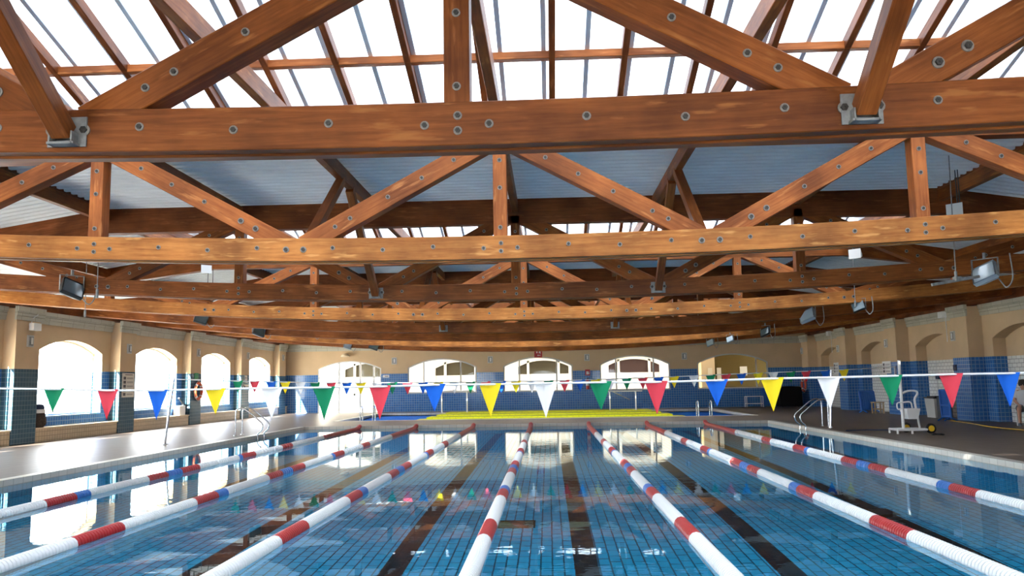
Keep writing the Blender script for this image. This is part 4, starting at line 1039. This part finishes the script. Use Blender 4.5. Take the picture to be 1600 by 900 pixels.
# exercise step machine like stand by the third pillar
p = at(284, 655, 0, XL-.1)
o = empty('folding_stand', (XL-.19, pil[6]-.32, BZ), 'black angled metal stand with a white pad on the bench before the third left pillar', 'stand')
b = MB(); b.beam((0, .22, 0), (0, .22, .42), .06, .05, (1, 0, 0)); b.beam((0, .22, .40), (0, -.25, .66), .07, .06, (1, 0, 0)); b.build('stand_arm', M['black'], o)
b = MB(); b.box(-.12, .12, -.42, .1, .0, .36); b.build('pad', M['white'], o)
b = MB(); b.lathe([(0, -.03), (.07, -.03), (.07, .03), (0, .03)], (0, .2, .40), 'X', 14); b.build('pivot', M['dark_grey'], o)
b = MB(); b.box(-.1, .1, .14, .29, 0, .03); b.build('stand_foot', M['black'], o)

# ------------------------------------------------------------------ drains on the pool floor
for x, y, lab in ((-.45, 11.0, 'dark square drain grate on the pool floor beside the middle lane rope'), (4.3, 11.5, 'dark square drain grate on the pool floor right of a lane line')):
    o = empty('drain_grate', (x, y, PB), lab, 'drain grate', 'drains on the pool floor')
    b = MB()
    for k in range(8): b.box(-.2, .2, -.2+k*.05, -.2+k*.05+.03, .0, .02)
    b.build('bars', M['dark_grey'], o)
    b = MB(); b.box(-.24, .24, -.24, -.2, 0, .025); b.box(-.24, .24, .2, .24, 0, .025); b.box(-.24, -.2, -.2, .2, 0, .025); b.box(.2, .24, -.2, .2, 0, .025); b.build('rim', M['black'], o)

# ------------------------------------------------------------------ the seated person at the right edge
def person():
    base = at(1602, 658, 2, DK)
    px, py = XR+.10, 24.25
    o = empty('person', (px, py, DK), 'seated person in a white shirt at the right edge, hands on the knees', 'person', rz=PI/3)
    V, E, R = [], [], []
    def add(p, r, par=None):
        V.append(p); R.append(r)
        if par is not None: E.append((par, len(V)-1))
        return len(V)-1
    pel = add((.02, 0, .50), .13); sp = add((.03, 0, .68), .125, pel); chs = add((.02, 0, .86), .135, sp); nk = add((-.0, 0, 1.0), .055, chs)
    h1 = add((-.03, 0, 1.08), .075, nk); h2 = add((-.04, 0, 1.16), .098, h1); h3 = add((-.03, 0, 1.24), .07, h2)
    for s in (-1, 1):
        sh = add((.03, s*.17, .94), .06, chs); el = add((-.06, s*.23, .70), .043, sh); wr_ = add((-.28, s*.13, .585), .03, el); pm = add((-.36, s*.12, .565), .034, wr_)
        for k, (dy, ln) in enumerate(((-.03, .07), (-.01, .08), (.01, .078), (.03, .062))):
            a = add((-.39, s*.12+dy, .56), .011, pm); c = add((-.39-ln*.6, s*.12+dy*1.1, .55), .009, a); add((-.39-ln, s*.12+dy*1.15, .525), .008, c)
        a = add((-.355, s*.12-s*.045, .565), .012, pm); add((-.385, s*.12-s*.06, .55), .010, a)
        hp = add((-.0, s*.10, .49), .095, pel); kn = add((-.42, s*.13, .49), .062, hp); an = add((-.38, s*.13, .10), .04, kn); ft = add((-.44, s*.13, .05), .042, an); add((-.56, s*.14, .035), .03, ft)
    me = bpy.data.meshes.new('body'); me.from_pydata(V, E, []); bo = bpy.data.objects.new('body', me); C.objects.link(bo); bo.parent = o
    md = bo.modifiers.new('skin', 'SKIN'); md.use_smooth_shade = True
    for k, v in enumerate(me.skin_vertices[0].data): v.radius = (R[k], R[k]); v.use_root = (k == 0)
    bo.modifiers.new('sub', 'SUBSURF').render_levels = 2
    me.materials.append(M['skin'])
    b = MB(); b.lathe([(.165, .46), (.17, .6), (.16, .75), (.175, .88), (.13, .97), (.075, 1.0)], (.025, 0, 0), n=16); b.v = [(x, y*1.22, z) for x, y, z in b.v]
    for s in (-1, 1): b.tube([(.03, s*.15, .95), (-.0, s*.205, .86), (-.04, s*.23, .77)], .07, 10, radii=[.085, .075, .068])
    b.build('shirt', M['shirt'], o, smooth=True)
    b = MB()
    for s in (-1, 1): b.tube([(.08, s*.09, .49), (-.1, s*.11, .49), (-.34, s*.13, .492)], .11, 12, radii=[.125, .112, .088])
    b.build('shorts', M['shorts'], o, smooth=True)
    b = MB(); b.lathe([(.06, 1.08), (.108, 1.13), (.115, 1.2), (.085, 1.28), (0, 1.305)], (-.012, 0, 0), n=16); b.build('hair', M['hair'], o, smooth=True)
    b = MB()
    for s in (-1, 1): b.lathe([(0, -.006), (.009, -.004), (.009, .004), (0, .006)], (-.135, s*.035, 1.165), 'X', 10)
    b.build('eyes', M['ink'], o)
    b = MB(); b.quad([(-.135, -.014, 1.12), (-.135, .014, 1.12), (-.138, .004, 1.16), (-.138, -.004, 1.16)]); b.quad([(-.135, -.014, 1.12), (-.158, 0, 1.125), (-.138, -.004, 1.16)]); b.quad([(-.135, .014, 1.12), (-.138, .004, 1.16), (-.158, 0, 1.125)]); b.build('nose', M['skin'], o)
    b = MB()
    for s in (-1, 1): b.tube([(-.34, s*.13, .06), (-.44, s*.13, .045), (-.60, s*.14, .035)], .05, 10, radii=[.05, .052, .038])
    b.build('shoes', M['shorts'], o, smooth=True)
    s_ = empty('deck_chair', (px, py, DK), 'white chair under the seated person at the right edge', 'chair', rz=PI/3)
    b = MB(); b.box(-.22, .22, -.24, .24, .33, .362); b.build('seat', M['white'], s_)
    for x in (-.18, .18):
        for y in (-.2, .2): b = MB(); b.tube([(x, y, 0), (x, y, .34)], .018, 8); b.build('leg', M['white'], s_)
    b = MB(); b.box(.2, .225, -.22, .22, .38, .8); b.build('backrest', M['white'], s_)
person()
